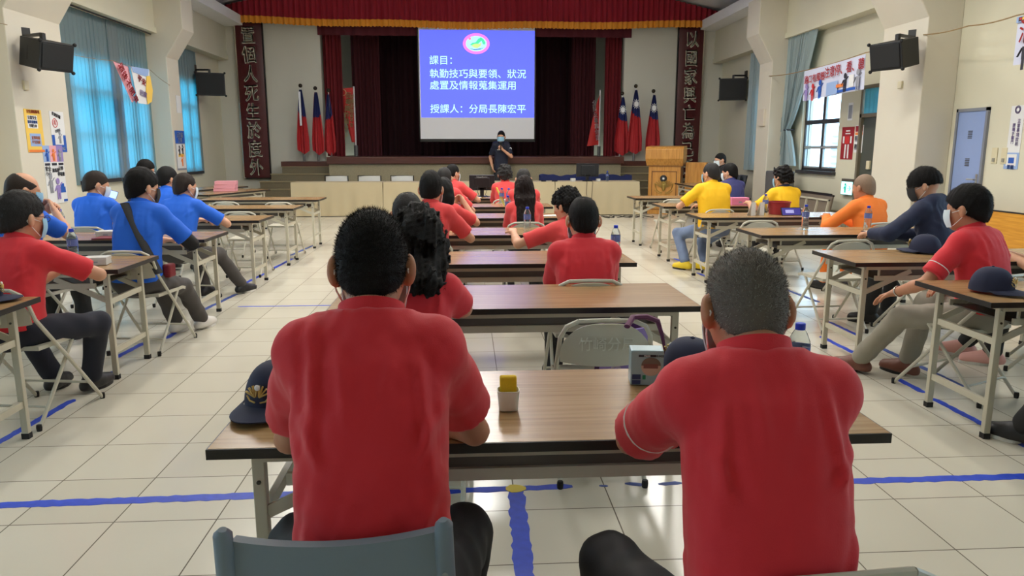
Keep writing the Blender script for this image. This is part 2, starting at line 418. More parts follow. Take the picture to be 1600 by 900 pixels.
# ------------------------------------------------------------------ stage
stone = mat('terrazzo_stage_facing', (150, 140, 112), .55, noise=.28, nscale=46)
riser_m = mat('dark_stone_riser', (112, 102, 80), .55, noise=.25, nscale=40)
lipwood = wood_mat('dark_red_brown_wood', (92, 50, 38), (70, 36, 28), .35)
st = bpy.data.objects.new('stage', None); COL.objects.link(st); struct(st)
MB().box(-3.34, 3.86, 18.44, 23.4, 0, 1.12).build('facing', stone, st)
MB().box(-3.38, 3.92, 18.36, 23.4, 1.12, 1.29).build('front_ledge', lipwood, st, bevel=.01)
for nm, s in (('steps_left', -1), ('steps_right', 1)):
    r = bpy.data.objects.new(nm, None); COL.objects.link(r); struct(r)
    inner = -3.34 if s < 0 else 3.86
    for k in range(6):
        z1 = 1.05-.172*(k+0)+.0; y0 = 18.9-.3*k; out = inner+s*(1.24+.2*k)
        a, c = sorted((inner, out))
        if k < 5 or True:
            MB().box(a, c, y0, y0+.3 if k else YF, max(0, z1-.172*1), z1-.02).build('riser', riser_m, r)
            MB().box(a-.015, c+.015, y0-.02, y0+.3 if k else YF, z1-.02, z1).build('tread', mat('tan_stone_tread', (150, 136, 104), .5, noise=.15, nscale=30), r)
        if k: MB().box(a, c, y0+.3, YF, 0, z1-.02).build('step_core', riser_m, r)
    a, c = sorted((inner, inner+s*1.26))
    MB().box(a, c, 18.9, YF, 1.05, 1.17).build('platform_board', lipwood, r)

# curtains of the stage
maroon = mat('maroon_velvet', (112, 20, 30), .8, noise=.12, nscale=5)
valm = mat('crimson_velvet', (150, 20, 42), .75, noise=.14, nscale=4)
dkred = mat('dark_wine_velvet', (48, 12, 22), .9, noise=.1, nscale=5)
def hang(name, m, parent, xa, xb, y, z0, z1, folds, amp, z0fn=None, n=8):
    def fn(u, v):
        zb = z0+(z0fn(u) if z0fn else 0)
        return (xa+(xb-xa)*u, y+amp*math.sin(u*folds*2*PI+.5*math.sin(u*17))+.35*amp*math.sin(u*folds*4.7), zb+(z1-zb)*v)
    return MB().grid(fn, folds*n, 3, .006).build(name, m, parent, True)
sag = lambda u: .05*math.sin(u*23)*.3-.09*math.sin(PI*u)
va = thing('stage_valance', 'pleated crimson valance with golden fringe across the top of the stage', 'valance', (0,0,0))
zv = lambda u: 4.66+sag(u)
def gable(x): return 4.83+(1-abs(x-xm)/(XR-xm))*1.45
def vfn(u, v):
    x = XL+.05+(XR-XL-.1)*u; y = 19.2+.03*math.sin(u*95*2*PI+.6*math.sin(u*31))+.012*math.sin(u*260)
    z0 = zv(u); return (x, y, z0+(gable(x)-z0)*v)
MB().grid(vfn, 900, 5, .006).build('valance_cloth', valm, va, True)
MB().grid(lambda u, v: (XL+.05+(XR-XL-.1)*u, 19.185+.03*math.sin(u*95*2*PI+.6*math.sin(u*31))+.012*math.sin(u*260), zv(u)-.15+.165*v+.008*math.sin(u*900)*(1-v)), 900, 2, .006).build('gold_fringe', mat('gold_fringe_silk', (226, 150, 42), .6, noise=.2, nscale=60), va, True)
tag(hang('inner_valance', mat('deep_maroon_pelmet', (84, 18, 32), .85, noise=.1), None, -3.66, 4.26, 19.46, 4.27, 4.85, 30, .02), 'short dark maroon inner pelmet hanging just behind the gold fringe', 'valance')
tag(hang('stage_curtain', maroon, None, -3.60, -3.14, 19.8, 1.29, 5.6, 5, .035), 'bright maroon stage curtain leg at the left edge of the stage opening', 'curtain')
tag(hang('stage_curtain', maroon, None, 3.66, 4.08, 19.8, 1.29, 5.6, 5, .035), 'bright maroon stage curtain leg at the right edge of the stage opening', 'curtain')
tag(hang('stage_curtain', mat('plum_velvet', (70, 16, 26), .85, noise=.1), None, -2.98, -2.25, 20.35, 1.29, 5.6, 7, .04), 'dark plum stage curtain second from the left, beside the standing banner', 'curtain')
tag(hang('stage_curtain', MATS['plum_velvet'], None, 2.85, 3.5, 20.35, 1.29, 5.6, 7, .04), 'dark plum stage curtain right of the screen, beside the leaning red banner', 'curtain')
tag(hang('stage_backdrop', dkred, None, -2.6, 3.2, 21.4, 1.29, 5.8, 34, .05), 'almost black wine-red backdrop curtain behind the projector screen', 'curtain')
# ------------------------------------------------------------------ folding tables
top_m = wood_mat('laminate_table_wood', (170, 136, 94), (142, 109, 70), .27, (1.0, 34, 34), .6)
edge_m = mat('black_table_edge', (26, 22, 21), .4)
beige = mat('beige_enamel_steel', (192, 186, 166), .42, noise=.05, nscale=9)
shelf_m = mat('dark_shelf_plate', (86, 82, 76), .38)
rub = mat('black_rubber_foot', (22, 22, 22), .7)
TW, TD, TH = 1.8, .63, .74
def make_table(label, group):
    t = thing('folding_table', label, 'table', (0,0,0), 0, group)
    MB().box(-TW/2+.004, TW/2-.004, -TD/2+.004, TD/2-.004, TH-.027, TH).build('tabletop', top_m, t)
    e = MB(); e.box(-TW/2, TW/2, -TD/2, -TD/2+.004, TH-.028, TH-.001); e.box(-TW/2, TW/2, TD/2-.004, TD/2, TH-.028, TH-.001)
    e.box(-TW/2, -TW/2+.004, -TD/2, TD/2, TH-.028, TH-.001); e.box(TW/2-.004, TW/2, -TD/2, TD/2, TH-.028, TH-.001)
    e.build('edge_band', edge_m, t)
    a = MB()
    for y in (-.272, .252): a.box(-.80, .80, y, y+.02, .684, .712)
    for x in (-.80, .78): a.box(x, x+.02, -.27, .27, .684, .712)
    a.build('apron', beige, t)
    s = MB().box(-.70, .70, -.235, .25, .606, .614)
    s.box(-.69, .69, -.236, -.228, .614, .690)
    s.build('shelf', shelf_m, t)
    s = MB(); s.box(-.72, .72, -.25, -.235, .606, .640); s.box(-.72, .72, .25, .262, .606, .640)
    for x in (-.70, .69):
        s.box(x, x+.012, -.25, -.238, .640, .686)
    s.build('shelf_rail', beige, t)
    for sx in (-1, 1):
        for sy in (-1, 1):
            l = MB().box(sx*.79-.017, sx*.79+.017, sy*.24-.015, sy*.24+.015, .014, .70).build('leg', beige, t, bevel=.003)
            MB().box(sx*.79-.019, sx*.79+.019, sy*.24-.017, sy*.24+.017, 0, .03).build('foot_cap', rub, l)
            bl = MB().lathe([(.006, 0), (.006, .004)], 8).build('bolt', mat('dark_bolt', (60, 56, 50), .4, .7), l, loc=(sx*.79, sy*.24-.0155, .62), rot=(PI/2, 0, 0))
            MB().bar((sx*.775, sy*.243, .53), (sx*.47, sy*.243, .672), .012, .034).build('brace', beige, t)
        c = MB().box(sx*.79-.01, sx*.79+.01, -.226, .226, .17, .205).build('crossbar', beige, t)
        c = MB().box(sx*.79-.01, sx*.79+.01, -.226, .226, .50, .535).build('crossbar', beige, t)
    return t
proto_t = [None]
def table(x0, ynear, label, group, rz=0, xc=None, yc=None):
    loc = (x0+TW/2 if xc is None else xc, ynear+TD/2 if yc is None else yc, 0)
    if proto_t[0] is None:
        t = make_table(label, group); t.location = loc; t.rotation_euler.z = rz; proto_t[0] = t; return t
    t = dup(proto_t[0], loc, rz, label, group); return t
ML = -.668
g = 'folding tables of the middle column'
MY = [1.80, 3.42, 4.80, 6.45, 8.05, 9.62, 11.30]
for y, lb in zip(MY, ('nearest folding table of the middle column, yellow sponge on it',
    'second folding table of the middle column, purple bag before it',
    'third folding table of the middle column, before the balding man',
    'fourth folding table of the middle column, outstretched arm on it',
    'fifth folding table of the middle column, behind the long-haired woman in red',
    'sixth folding table of the middle column, second from the front row',
    'front-row folding table of the middle column, farthest from the viewer')):
    table(ML, y, lb, g)
g = 'folding tables of the left column'
LY = [3.235, 4.725, 6.29, 7.95, 9.52, 11.18]
LXR = -2.20
for y, lb in zip(LY, ('nearest folding table of the left column, navy cap on it',
    'second folding table of the left column, small white box on it',
    'third folding table of the left column, black-sleeved arm on it',
    'fourth folding table of the left column, before the man with the pale watch',
    'fifth folding table of the left column, empty right half, two chairs behind',
    'sixth and farthest folding table of the left column, white papers on its shelf')):
    table(LXR-TW, y, lb, g)
g = 'folding tables of the right column'
RXL = 2.585
RY = [3.41, 4.70, 6.29, 7.96, 9.56, 11.18]
for y, lb in zip(RY, ('nearest folding table of the right column, dark cap with gold badge on it',
    'second folding table of the right column, before the man in grey trousers',
    'third folding table of the right column with two water bottles and a folder',
    'fourth folding table of the right column, in front of the man in orange',
    'fifth folding table of the right column, pink tissue box on it',
    'sixth and farthest folding table of the right column, before the podium')):
    table(RXL, y, lb, g)
# side tables standing along the walls
table(0, 0, 'folding table set lengthwise by the left wall, pink boxes stacked on it', 'side tables', PI/2-.32, -4.25, 13.4)
table(0, 0, 'second folding table by the left wall, behind the one with pink boxes', 'side tables', PI/2-.32, -5.0, 14.6)
table(0, 0, 'folding table turned sideways before the podium at the right', 'side tables', PI/2, 4.92, 15.3)

# ------------------------------------------------------------------ folding steel chairs
chair_m = mat('beige_enamel_chair_steel', (196, 192, 176), .38, noise=.05, nscale=10)
def make_chair(label, group):
    t = thing('folding_chair', label, 'chair', (0,0,0), 0, group)
    def seat(u, v):
        x = (u-.5)*.39*(1-.06*(1-v)); y = -.19+.39*v
        return (x, y, .445-.012*math.cos((u-.5)*PI)*math.sin(v*PI)+(.0 if v < .9 else -.012*(v-.9)/.1))
    MB().grid(seat, 12, 10, .022).build('seat', chair_m, t, True)
    def back(u, v):
        a = (u-.5)*2; hw = .195*(1-.10*max(0, v-.45)**2/.3)
        x = a*hw; top = .757-.075*abs(a)**3.2; z = .565+(top-.565)*v+.012*(1-v)*a*a
        return (x, -.232-.042*(1-a*a)*1.0-.02*v, z)
    MB().grid(back, 16, 8, .012).build('backrest', chair_m, t, True)
    for s in (-1, 1):
        f = MB().tube([(s*.12, -.262, .764), (s*.17, -.258, .740), (s*.196, -.245, .690), (s*.203, -.215, .60), (s*.206, .0, .34), (s*.208, .262, .012)], .0115, 8, flat=.9)
        o = f.build('front_leg', chair_m, t, True)
        MB().lathe([(.013, 0), (.015, .02), (.013, .035)], 8, (s*.208, .266, 0)).build('foot_cap', rub, o, True)
        f = MB().tube([(s*.185, .10, .44), (s*.188, -.05, .26), (s*.19, -.262, .012)], .0105, 8)
        o = f.build('rear_leg', chair_m, t, True)
        MB().lathe([(.013, 0), (.015, .02), (.013, .035)], 8, (s*.19, -.266, 0)).build('foot_cap', rub, o, True)
    MB().tube([(-.12, -.262, .764), (0, -.268, .768), (.12, -.262, .764)], .0105, 8).build('top_rail', chair_m, t, True)
    MB().tube([(-.207, .17, .13), (-.19, .162, .138), (.19, .162, .138), (.207, .17, .13)], .008, 6).build('front_crossbar', chair_m, t, True)
    MB().tube([(-.19, -.19, .10), (-.175, -.182, .108), (.175, -.182, .108), (.19, -.19, .10)], .008, 6).build('rear_crossbar', chair_m, t, True)
    return t
proto_c = [None]
def chair(x, y, rz, label, group='beige folding chairs'):
    if proto_c[0] is None:
        c = make_chair(label, group); c.location = (x, y, 0); c.rotation_euler.z = rz; proto_c[0] = c; return c
    return dup(proto_c[0], (x, y, 0), rz, label, group)
chalk = mat('faded_white_paint', (206, 204, 190), .7)
mchair = chair(.60, 3.30, -.03, 'empty beige folding chair with faded white characters, purple bag on it', 'empty folding chairs')
lettered = [(mchair, '竹崎分局')]
c = chair(3.06, 5.93, .05, 'empty beige folding chair with faded lettering at the third right table', 'empty folding chairs')
lettered.append((c, '竹崎分局'))
for x, y, rz, lb in ((-2.62, 8.95, 0, 'empty folding chair behind the fourth left table'),
    (-3.3, 10.6, 0, 'empty folding chair at the sixth left table, its white back above the tabletop'),
    (-2.55, 10.46, 0, 'empty folding chair near the tape line at the sixth left table'),
    (2.98, 7.55, -.03, 'empty folding chair at the fourth right table, left of the man in orange'),
    (3.0, 10.72, 0, 'empty folding chair at the sixth right table, left of the man in navy'),
    ):
    chair(x, y, rz, lb, 'empty folding chairs')
for c, s in lettered:
    o = text(s, .062, chalk, c, (0, -.2925, .665), (PI/2-.08, 0, .0), .0006, name='painted_lettering')

# the two nearest chairs
pl = mat('blue_grey_plastic', (122, 136, 148), .5, bump=.08, bscale=90)
t = thing('plastic_folding_chair', 'blue-grey plastic folding chair under the nearest man on the left', 'chair', (-.252, 1.46, 0), .03)
def pback(u, v):
    a = (u-.5)*2
    zt = .796-.008*(1-a*a); zb = .645-.035*(1-a*a)
    return (a*.185, -.21-.022*(1-a*a)+.0*v, zb+(zt-zb)*v)
MB().grid(pback, 18, 6, .022).build('backrest', pl, t, True)
for s in (-1, 1):
    f = MB().tube([(s*.196, -.215, .822), (s*.197, -.213, .812), (s*.198, -.20, .70), (s*.204, -.15, .55), (s*.21, .24, .01)], [.008, .017, .0195, .0195, .0165], 10)
    p = f.build('front_leg', pl, t, True)
    MB().lathe([(.005, 0), (.006, .002), (.003, .003)], 10).build('rivet', mat('rivet_steel', (150, 156, 160), .3, .6), p, loc=(s*.198, -.2225, .715), rot=(PI/2, 0, 0))
    MB().tube([(s*.18, .12, .43), (s*.185, -.24, .01)], .015, 10).build('rear_leg', pl, t, True)
MB().grid(lambda u, v: ((u-.5)*.38, -.18+.38*v, .44-.01*math.sin(u*PI)), 10, 6, .025).build('seat', pl, t, True)
MB().tube([(-.2, .16, .12), (.2, .16, .12)], .009, 8).build('front_crossbar', pl, t, True)
chair(.63, 1.375, .08, 'beige folding chair under the nearest man on the right')

# ------------------------------------------------------------------ cloth-covered head tables
cloth = mat('beige_tablecloth', (196, 180, 146), .85, noise=.04, nscale=3, bump=.05, bscale=60)
def draped_table(xa, xb, y0, y1, z, label, rot=0):
    W = xb-xa; r = thing('draped_table', label, 'table', ((xa+xb)/2, (y0+y1)/2, 0), rot, 'cloth-covered head tables')
    D2 = (y1-y0)/2; rr = .05
    def fn(u, v):
        # perimeter parameter u over 4 sides, v from floor to top
        per = [(-W/2, -D2), (W/2, -D2), (W/2, D2), (-W/2, D2)]
        L = [W, 2*D2, W, 2*D2]; tot = sum(L); s = u*tot
        for k in range(4):
            if s <= L[k] or k == 3: break
            s -= L[k]
        a = Vector(per[k]); bq = Vector(per[(k+1) % 4]); p = a+(bq-a)*min(1, s/L[k])
        n = Vector(((bq-a).y, -(bq-a).x)).normalized()
        wv = (.014*math.sin(s*9+k)+.010*math.sin(s*23+1.3*k)+.008*math.sin(s*3.1))*(1-v)
        edge = min(s, L[k]-s); fl = max(0, 1-edge/.18)*.05*(1-v)
        p = p+n*(wv+.012*(1-v)+fl)
        return (p.x, p.y, .012+(z-.012)*v)
    b = MB().grid(fn, 260, 8); b.box(-W/2, W/2, -D2, D2, z-.02, z+.003)
    for q in (-W/2+W/3, -W/2+2*W/3):
        pass
    b.build('tablecloth', cloth, r, True)
    for sx in (-1, 1):
        for sy in (-1, 1): MB().box(sx*(W/2-.1)-.02, sx*(W/2-.1)+.02, sy*(D2-.08)-.02, sy*(D2-.08)+.02, 0, z-.02).build('leg', beige, r)
    return r
draped_table(-3.86, -1.86, 16.60, 17.25, .75, 'long cloth-covered head table left of the monitors, three white chairs behind')
draped_table(-1.84, .06, 16.60, 17.25, .75, 'middle cloth-covered head table with the front monitor standing on it')
draped_table(.08, 1.98, 16.62, 17.27, .75, 'cloth-covered head table behind the long-haired woman')
draped_table(2.0, 3.92, 16.62, 17.3, .75, 'right-hand cloth-covered head table with the second monitor, cables hanging down')
# white chairs behind the left head table
wch = mat('white_chair_vinyl', (226, 226, 222), .5); blk = mat('black_frame_paint', (20, 20, 22), .4)
def white_chair(x, lb):
    r = thing('upholstered_chair', lb, 'chair', (x, 17.62, 0), 0, 'white-backed chairs at the head table')
    MB().grid(lambda u, v: ((u-.5)*.5, -.04+.03*math.cos((u-.5)*PI)*-1, .56+.30*v), 10, 4, .03).build('backrest', wch, r, True)
    MB().box(-.24, .24, .0, .44, .42, .47).build('seat', wch, r, bevel=.015)
    MB().tube([(-.265, -.02, .0), (-.265, -.05, .5), (-.265, -.06, .865), (.265, -.06, .865), (.265, -.05, .5), (.265, -.02, 0)], .012, 6).build('back_frame', blk, r)
    for s in (-1, 1): MB().tube([(s*.24, .42, .42), (s*.25, .44, 0)], .012, 6).build('leg', blk, r)
for x, lb in ((-3.02, 'white-backed chair behind the left head table, farthest left of three'), (-2.26, 'white-backed chair behind the left head table, middle of three'), (-1.5, 'white-backed chair behind the left head table, right one of three')): white_chair(x, lb)
# blue bench cloth behind the right head table
bl = mat('navy_blue_cloth', (28, 40, 92), .8, noise=.15, nscale=6)
r = thing('bench', 'long bench under a navy blue cloth behind the right head tables', 'bench', (2.86, 17.80, 0))
MB().grid(lambda u, v: (-1.1+2.2*u, (-.2 if v < .34 else (.2 if v > .67 else -.2+.4*(v-.34)/.33)), (.86+.02*math.sin(u*19)+.012*math.sin(u*47)) if .3 < v < .7 else .1), 60, 12).build('bench_cover', bl, r, True)
for s in (-1, 1): MB().box(s*.95-.03, s*.95+.03, -.15, .15, 0, .84).build('leg', blk, r)

# ------------------------------------------------------------------ podium
oak = wood_mat('honey_oak_veneer', (206, 148, 70), (184, 124, 50), .35, (14, 14, 1.2))
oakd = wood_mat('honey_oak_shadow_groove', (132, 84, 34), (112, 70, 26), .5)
gold = mat('gold_emblem_metal', (164, 136, 70), .35, .7); blackm = mat('black_lacquer', (18, 16, 16), .3)
p = thing('podium', 'honey-coloured wooden podium with a police eagle emblem, right of the stage', 'podium', (4.60, 16.93, 0), -.42); p.scale = (1.06, 1.06, 1.035)
b = MB().box(-.34, .34, -.22, .22, 0, 1.06); b.build('body', oak, p, bevel=.01)
MB().prism([(-.0, 1.06), (.0, 1.06)], .01) if False else None
hd = MB().add([(-.38,-.24,1.07),(.38,-.24,1.07),(.38,.26,1.07),(-.38,.26,1.07),(-.40,-.32,1.22),(.40,-.32,1.22),(.40,.26,1.22),(-.40,.26,1.22),(-.40,-.32,1.42),(.40,-.32,1.42),(.40,.26,1.50),(-.40,.26,1.50),(-.40,-.26,1.475),(.40,-.26,1.475)],
   [(0,3,2,1),(0,1,5,4),(1,2,6,5),(2,3,7,6),(3,0,4,7),(4,5,9,8),(5,6,10,13,9),(6,7,11,10),(7,4,8,12,11),(8,9,13,12),(12,13,10,11)])
hd.build('head_case', oak, p, bevel=.006)
g_ = MB(); g_.box(-.27, .27, -.226, -.219, .93, .95); g_.box(-.27, .27, -.226, -.219, .10, .12); g_.box(-.27, -.25, -.226, -.219, .1, .95); g_.box(.25, .27, -.226, -.219, .1, .95)
g_.box(-.385, .385, -.247, -.20, 1.055, 1.072); g_.build('panel_moulding', oakd, p)
em = thing('police_emblem', None, None); em.parent = p; em.location = (0, -.225, .66)
MB().lathe([(.075, 0), (.075, .016), (.06, .02)], 24).build('emblem_disc', blackm, em, True, loc=(-.01, 0, .13), rot=(PI/2, 0, 0))
s_ = MB().lathe([(.022, 0), (.022, .008)], 16, (0, 0, .018))
for k in range(12):
    a = k*PI/6; s_.add([(.026*math.cos(a-.2), .026*math.sin(a-.2), .02), (.026*math.cos(a+.2), .026*math.sin(a+.2), .02), (.04*math.cos(a), .04*math.sin(a), .02)], [(0,1,2)])
s_.build('white_sun', mat('white_enamel', (240, 240, 240), .4), em, loc=(-.01, 0, .13), rot=(PI/2, 0, 0))
wg = MB()
for s in (-1, 1):
    for k in range(7):
        a = math.radians(28+k*13); r0 = .05+.004*k; r1 = .23-.012*k
        wg.bar((s*(r0*math.cos(a)), -.008, -.09+r0*math.sin(a)), (s*(r1*math.cos(a)), -.010, -.09+r1*math.sin(a)), .018, .012)
    wg.tube([(s*.03, -.008, -.17), (s*.09, -.008, -.165), (s*.15, -.008, -.12), (s*.18, -.008, -.05), (s*.185, -.008, .02)], .008, 6)
    wg.tube([(s*.03, -.008, -.205), (s*.11, -.008, -.195), (s*.19, -.008, -.13)], .007, 6)
wg.ball((0, -.012, -.06), (.035, .015, .09)); wg.ball((.0, -.016, .045), (.022, .014, .025))
wg.tube([(.015, -.02, .045), (.04, -.02, .035)], [.008, .003], 6)
wg.build('eagle_wings', gold, em, True)
wg_ = MB().box(.42, .86, -.05, .33, .42, 1.14); wg_.build('side_shelf', oak, p, bevel=.008)
wl = MB(); wl.box(.78, .84, .0, .3, 0, .42); wl.box(.42, .46, 0, .3, 0, .42); wl.build('side_shelf_leg', oak, p)
# ------------------------------------------------------------------ projector screen
sc = thing('projector_screen', 'white projector screen hanging over the stage showing a blue lecture slide', 'screen', (.30, 19.36, 0))
X0, X1 = -1.455, 1.465
MB().box(X0, X1, 0, .01, 1.73, 4.62).build('screen_fabric', mat('white_screen_fabric', (236, 236, 240), .8), sc)
b = MB(); b.box(X0-.03, X0, -.004, .012, 1.68, 4.62); b.box(X1, X1+.03, -.004, .012, 1.68, 4.62); b.box(X0-.03, X1+.03, -.004, .014, 1.66, 1.73); b.build('black_border', blackm, sc)
MB().box(X0-.08, X1+.08, -.05, .06, 4.60, 4.72).build('screen_case', blackm, sc)
b = MB(); b.tube([(X0+.3, 0, 4.7), (X0+.3, 0, 6.2)], .01, 6); b.build('hanger_rod', blackm, sc); b = MB(); b.tube([(X1-.3, 0, 4.7), (X1-.3, 0, 6.2)], .01, 6); b.build('hanger_rod', blackm, sc)
slide_m = mat('projected_blue_light', (82, 92, 250), .8, emit=1.0)
MB().box(X0+.03, X1-.005, -.006, 0, 2.27, 4.40).build('projected_slide', slide_m, sc)
txm = mat('projected_cyan_lettering', (170, 222, 240), .8, emit=1.0)
for k, (s, x, z) in enumerate((('課目：', -1.20, 3.66), ('執勤技巧與要領、狀況', -1.20, 3.335), ('處置及情報蒐集運用', -1.20, 3.05), ('授課人：分局長陳宏平', -1.20, 2.47))):
    text(s, .235, txm, sc, (x, -.008, z), (PI/2, 0, 0), .001, 0.0, 'LEFT', 'slide_lettering', sx=1.045)
em = bpy.data.objects.new('slide_emblem', None); COL.objects.link(em); em.parent = sc; em.location = (-.01, -.008, 4.08)
def disc(rx, rz, y, n=40, c=(0, 0)): return [(c[0]+rx*math.cos(2*PI*k/n), c[1]+rz*math.sin(2*PI*k/n)) for k in range(n)]
def flat(poly, m, name, parent, y, d=.002):
    return MB().prism(poly, d, Matrix.Translation((0, y, 0))).build(name, m, parent)
def em_m(n, c): return mat(n, c, .8, emit=1.0)
flat(disc(.335, .25, 0), em_m('projected_pink', (226, 110, 226), ), 'emblem_ring', em, -.002)
flat(disc(.262, .185, 0), em_m('projected_pale_blue', (150, 214, 246)), 'emblem_field', em, -.004)
flat([(-.16,-.03),(-.10,.02),(-.02,.03),(.05,.12),(.12,.155),(.19,.10),(.235,.02),(.20,-.03),(.16,.0),(.13,.07),(.07,.02),(.02,-.04),(-.08,-.06)], em_m('projected_green', (70, 190, 140)), 'emblem_leaf', em, -.006)
flat([(-.13,-.05),(-.05,-.005),(.08,.0),(.13,.05),(.12,-.05),(.03,-.11),(-.06,-.10)], em_m('projected_yellow_green', (170, 205, 120)), 'emblem_hill', em, -.008)
flat(disc(.035, .035, 0, 16, (-.16, .12)), em_m('projected_rose', (220, 120, 150)), 'emblem_sun', em, -.006)
flat([(-.2,-.115),(-.05,-.135),(.1,-.12),(.21,-.09),(.1,-.14),(-.05,-.155)], em_m('projected_navy', (40, 60, 150)), 'emblem_wave', em, -.006)

# ------------------------------------------------------------------ couplet boards beside the stage
board_m = mat('dark_red_lacquer', (74, 16, 22), .3, noise=.08, nscale=3)
silver = mat('silver_edge_strip', (196, 190, 176), .25, .8)
charm = mat('silver_gold_characters', (250, 244, 224), .45, .0)
def couplet(name, xa, xb, chars, side, lb):
    r = thing(name, lb, 'sign', ((xa+xb)/2, YF-.11, 0)); W = (xb-xa)/2
    def fn(u, v):
        a = (u-.5)*2; return (a*W, -.035*(1-a*a), .76+3.76*v)
    MB().grid(fn, 14, 4, -.03).build('board', board_m, r, True)
    MB().box(-W-.02, W+.02, .03, .10, .72, 4.55).build('backing_frame', mat('black_lacquer', (18, 16, 16), .3), r)
    s = side*(W+.012)
    MB().box(s-.03, s+.03, -.012, .03, .74, 4.54).build('silver_strip', silver, r)
    for k, ch in enumerate(chars):
        o = text(ch, .44, charm, r, (0, -.085, 4.19-k*.458), (PI/2, 0, 0), .006, .012, name='character', sx=.8, shear=.0)
        o.rotation_euler = (PI/2, random.uniform(-.08, .08), 0)
couplet('couplet_board', -5.63, -5.01, '置個人死生於度外', -1, 'tall dark red couplet board with silver characters left of the stage')
couplet('couplet_board', 5.48, 6.10, '以國家興亡為己任', 1, 'tall dark red couplet board with silver characters right of the stage')

# ------------------------------------------------------------------ flags
fred = mat('red_flag_cloth', (168, 30, 36), .7); fblue = mat('blue_flag_cloth', (22, 34, 92), .7); fwh = mat('white_flag_cloth', (226, 226, 230), .7)
chrome = mat('flag_pole_metal', (196, 196, 192), .3, .7); finial = mat('dark_bronze_knob', (54, 46, 34), .4, .5)
def flag(x, y, z0, ztop, ph, sun, lb, ln=1.0, lean=0.0):
    kw = .165 if sun else .115
    r = thing('flag', lb, 'flag', (x, y, z0), 0, 'red and blue flags on stands beside the stage'); H = ztop-z0
    MB().lathe([(.17, 0), (.17, .02), (.06, .05), (.03, .09), (.025, .32), (.013, .34)], 16).build('stand', mat('grey_flag_stand', (96, 96, 96), .45, .4), r, True)
    MB().tube([(0, 0, .3), (lean, 0, H-.05)], .012, 8).build('pole', chrome, r, True)
    MB().ball((lean, 0, H), .05).build('finial', finial, r, True)
    Lh = (H-.12)*ln*.77
    def fn(u, v):
        t = 1-v; wd = .03+kw*min(1, t*1.25)**.8
        tip = (1-abs(u-.55)*1.4)*.16*t
        a = (u-.5)*2
        return (lean+.02*math.sin(ph)+a*wd, -.035-.03*math.cos(u*9+ph)*(.3+t)-.02*math.sin(u*21+ph), H-.10-Lh*t-tip)
    b = MB(); b.grid(fn, 26, 40, .004)
    k = 26*40; n_q = len(b.f)
    mi = []
    for i in range(2):
        for iu in range(26):
            for iv in range(40):
                t = 1-(iv+.5)/40; u = (iu+.5)/26
                mi.append(1 if t < .40+.10*(u-.5)*math.cos(ph) else 0)
    b.mi = mi+[0]*(n_q-len(mi))
    b.build('flag_cloth', [fred, fblue], r, True)
    if sun:
        s = MB(); cz = H-.10-Lh*.24; n = 18
        def P(x, z, d=-.09): return (lean+.01+x, d, cz+z)
        s.add([P(.055*math.cos(2*PI*k/n), .07*math.sin(2*PI*k/n)) for k in range(n)]+[P(.055*math.cos(2*PI*k/n), .07*math.sin(2*PI*k/n), -.084) for k in range(n)], [tuple(range(n))[::-1], tuple(range(n, 2*n))]+[(k, (k+1)%n, n+(k+1)%n, n+k) for k in range(n)])
        for k in range(12):
            a = k*PI/6; c, q = math.cos(a), math.sin(a); e = .17
            s.add([P(.065*math.cos(a-e), .082*math.sin(a-e)), P(.065*math.cos(a+e), .082*math.sin(a+e)), P(.10*c, .13*q), P(.065*math.cos(a-e), .082*math.sin(a-e), -.086), P(.065*math.cos(a+e), .082*math.sin(a+e), -.086), P(.10*c, .13*q, -.086)], [(0,1,2),(3,5,4),(0,2,5,3),(1,4,5,2),(0,3,4,1)])
        s.build('white_sun', fwh, r)
    return r
flag(-4.08, 19.15, 1.05, 3.02, .4, False, 'furled red and blue flag on the left platform, farthest left, showing a white streak')
flag(-3.72, 19.15, 1.05, 2.96, 2.0, False, 'furled red and blue flag on the left platform, middle of three')
flag(-3.42, 19.28, 1.05, 2.92, 3.6, False, 'furled red and blue flag on the left platform, nearest the maroon curtain')
MB().grid(lambda u, v: (-4.12+.05*u, 19.06, 2.05+.82*v), 2, 6, .004).build('white_ribbon', fwh, [o for o in bpy.data.objects if o.get('label', '').startswith('furled red and blue flag on the left platform, farthest')][0]).location = (4.08, -19.15, -1.05)
flag(4.02, 19.28, 1.05, 2.88, 1.1, True, 'flag with white sun on the right platform, overlapping the maroon curtain')
flag(4.34, 19.15, 1.05, 3.05, .2, True, 'tallest flag with white sun on the right platform, middle of three')
flag(4.80, 19.15, 1.05, 2.93, .9, True, 'flag with white sun on the right platform, just above the podium')
# red banners on stands, on the stage
bred = mat('banner_red_cloth', (188, 42, 40), .7); byel = mat('banner_cream_print', (222, 206, 150), .7)
r = thing('standing_banner', 'red standing banner with cream characters at the left of the stage', 'banner', (-2.98, 19.95, 1.29))
MB().tube([(.09, 0, 0), (.09, 0, 1.78)], .022, 8).build('pole', mat('white_plastic_pole', (220, 216, 220), .4), r)
MB().tube([(.09, 0, 0), (.09, 0, .28)], .055, 8).build('pole_foot', mat('grey_flag_stand', (96, 96, 96), .45, .4), r)
def bn(u, v): return (.09-(.10+.30*v)*(1-u)*1.0, -.03-.05*math.sin(u*4), .36+1.40*v-.06*(1-u)*v)
MB().grid(bn, 10, 14, .005).build('banner_cloth', bred, r, True)
text('反\n毒\n識\n詐\n騙\n安\n心', .165, byel, r, (-.10, -.095, 1.05), (PI/2, .13, 0), .002, .004, name='banner_lettering', sx=.9)
text('守\n護\n家\n園\n保\n平\n安', .12, byel, r, (.03, -.085, 1.15), (PI/2, .06, 0), .002, .003, name='banner_lettering', sx=.8)
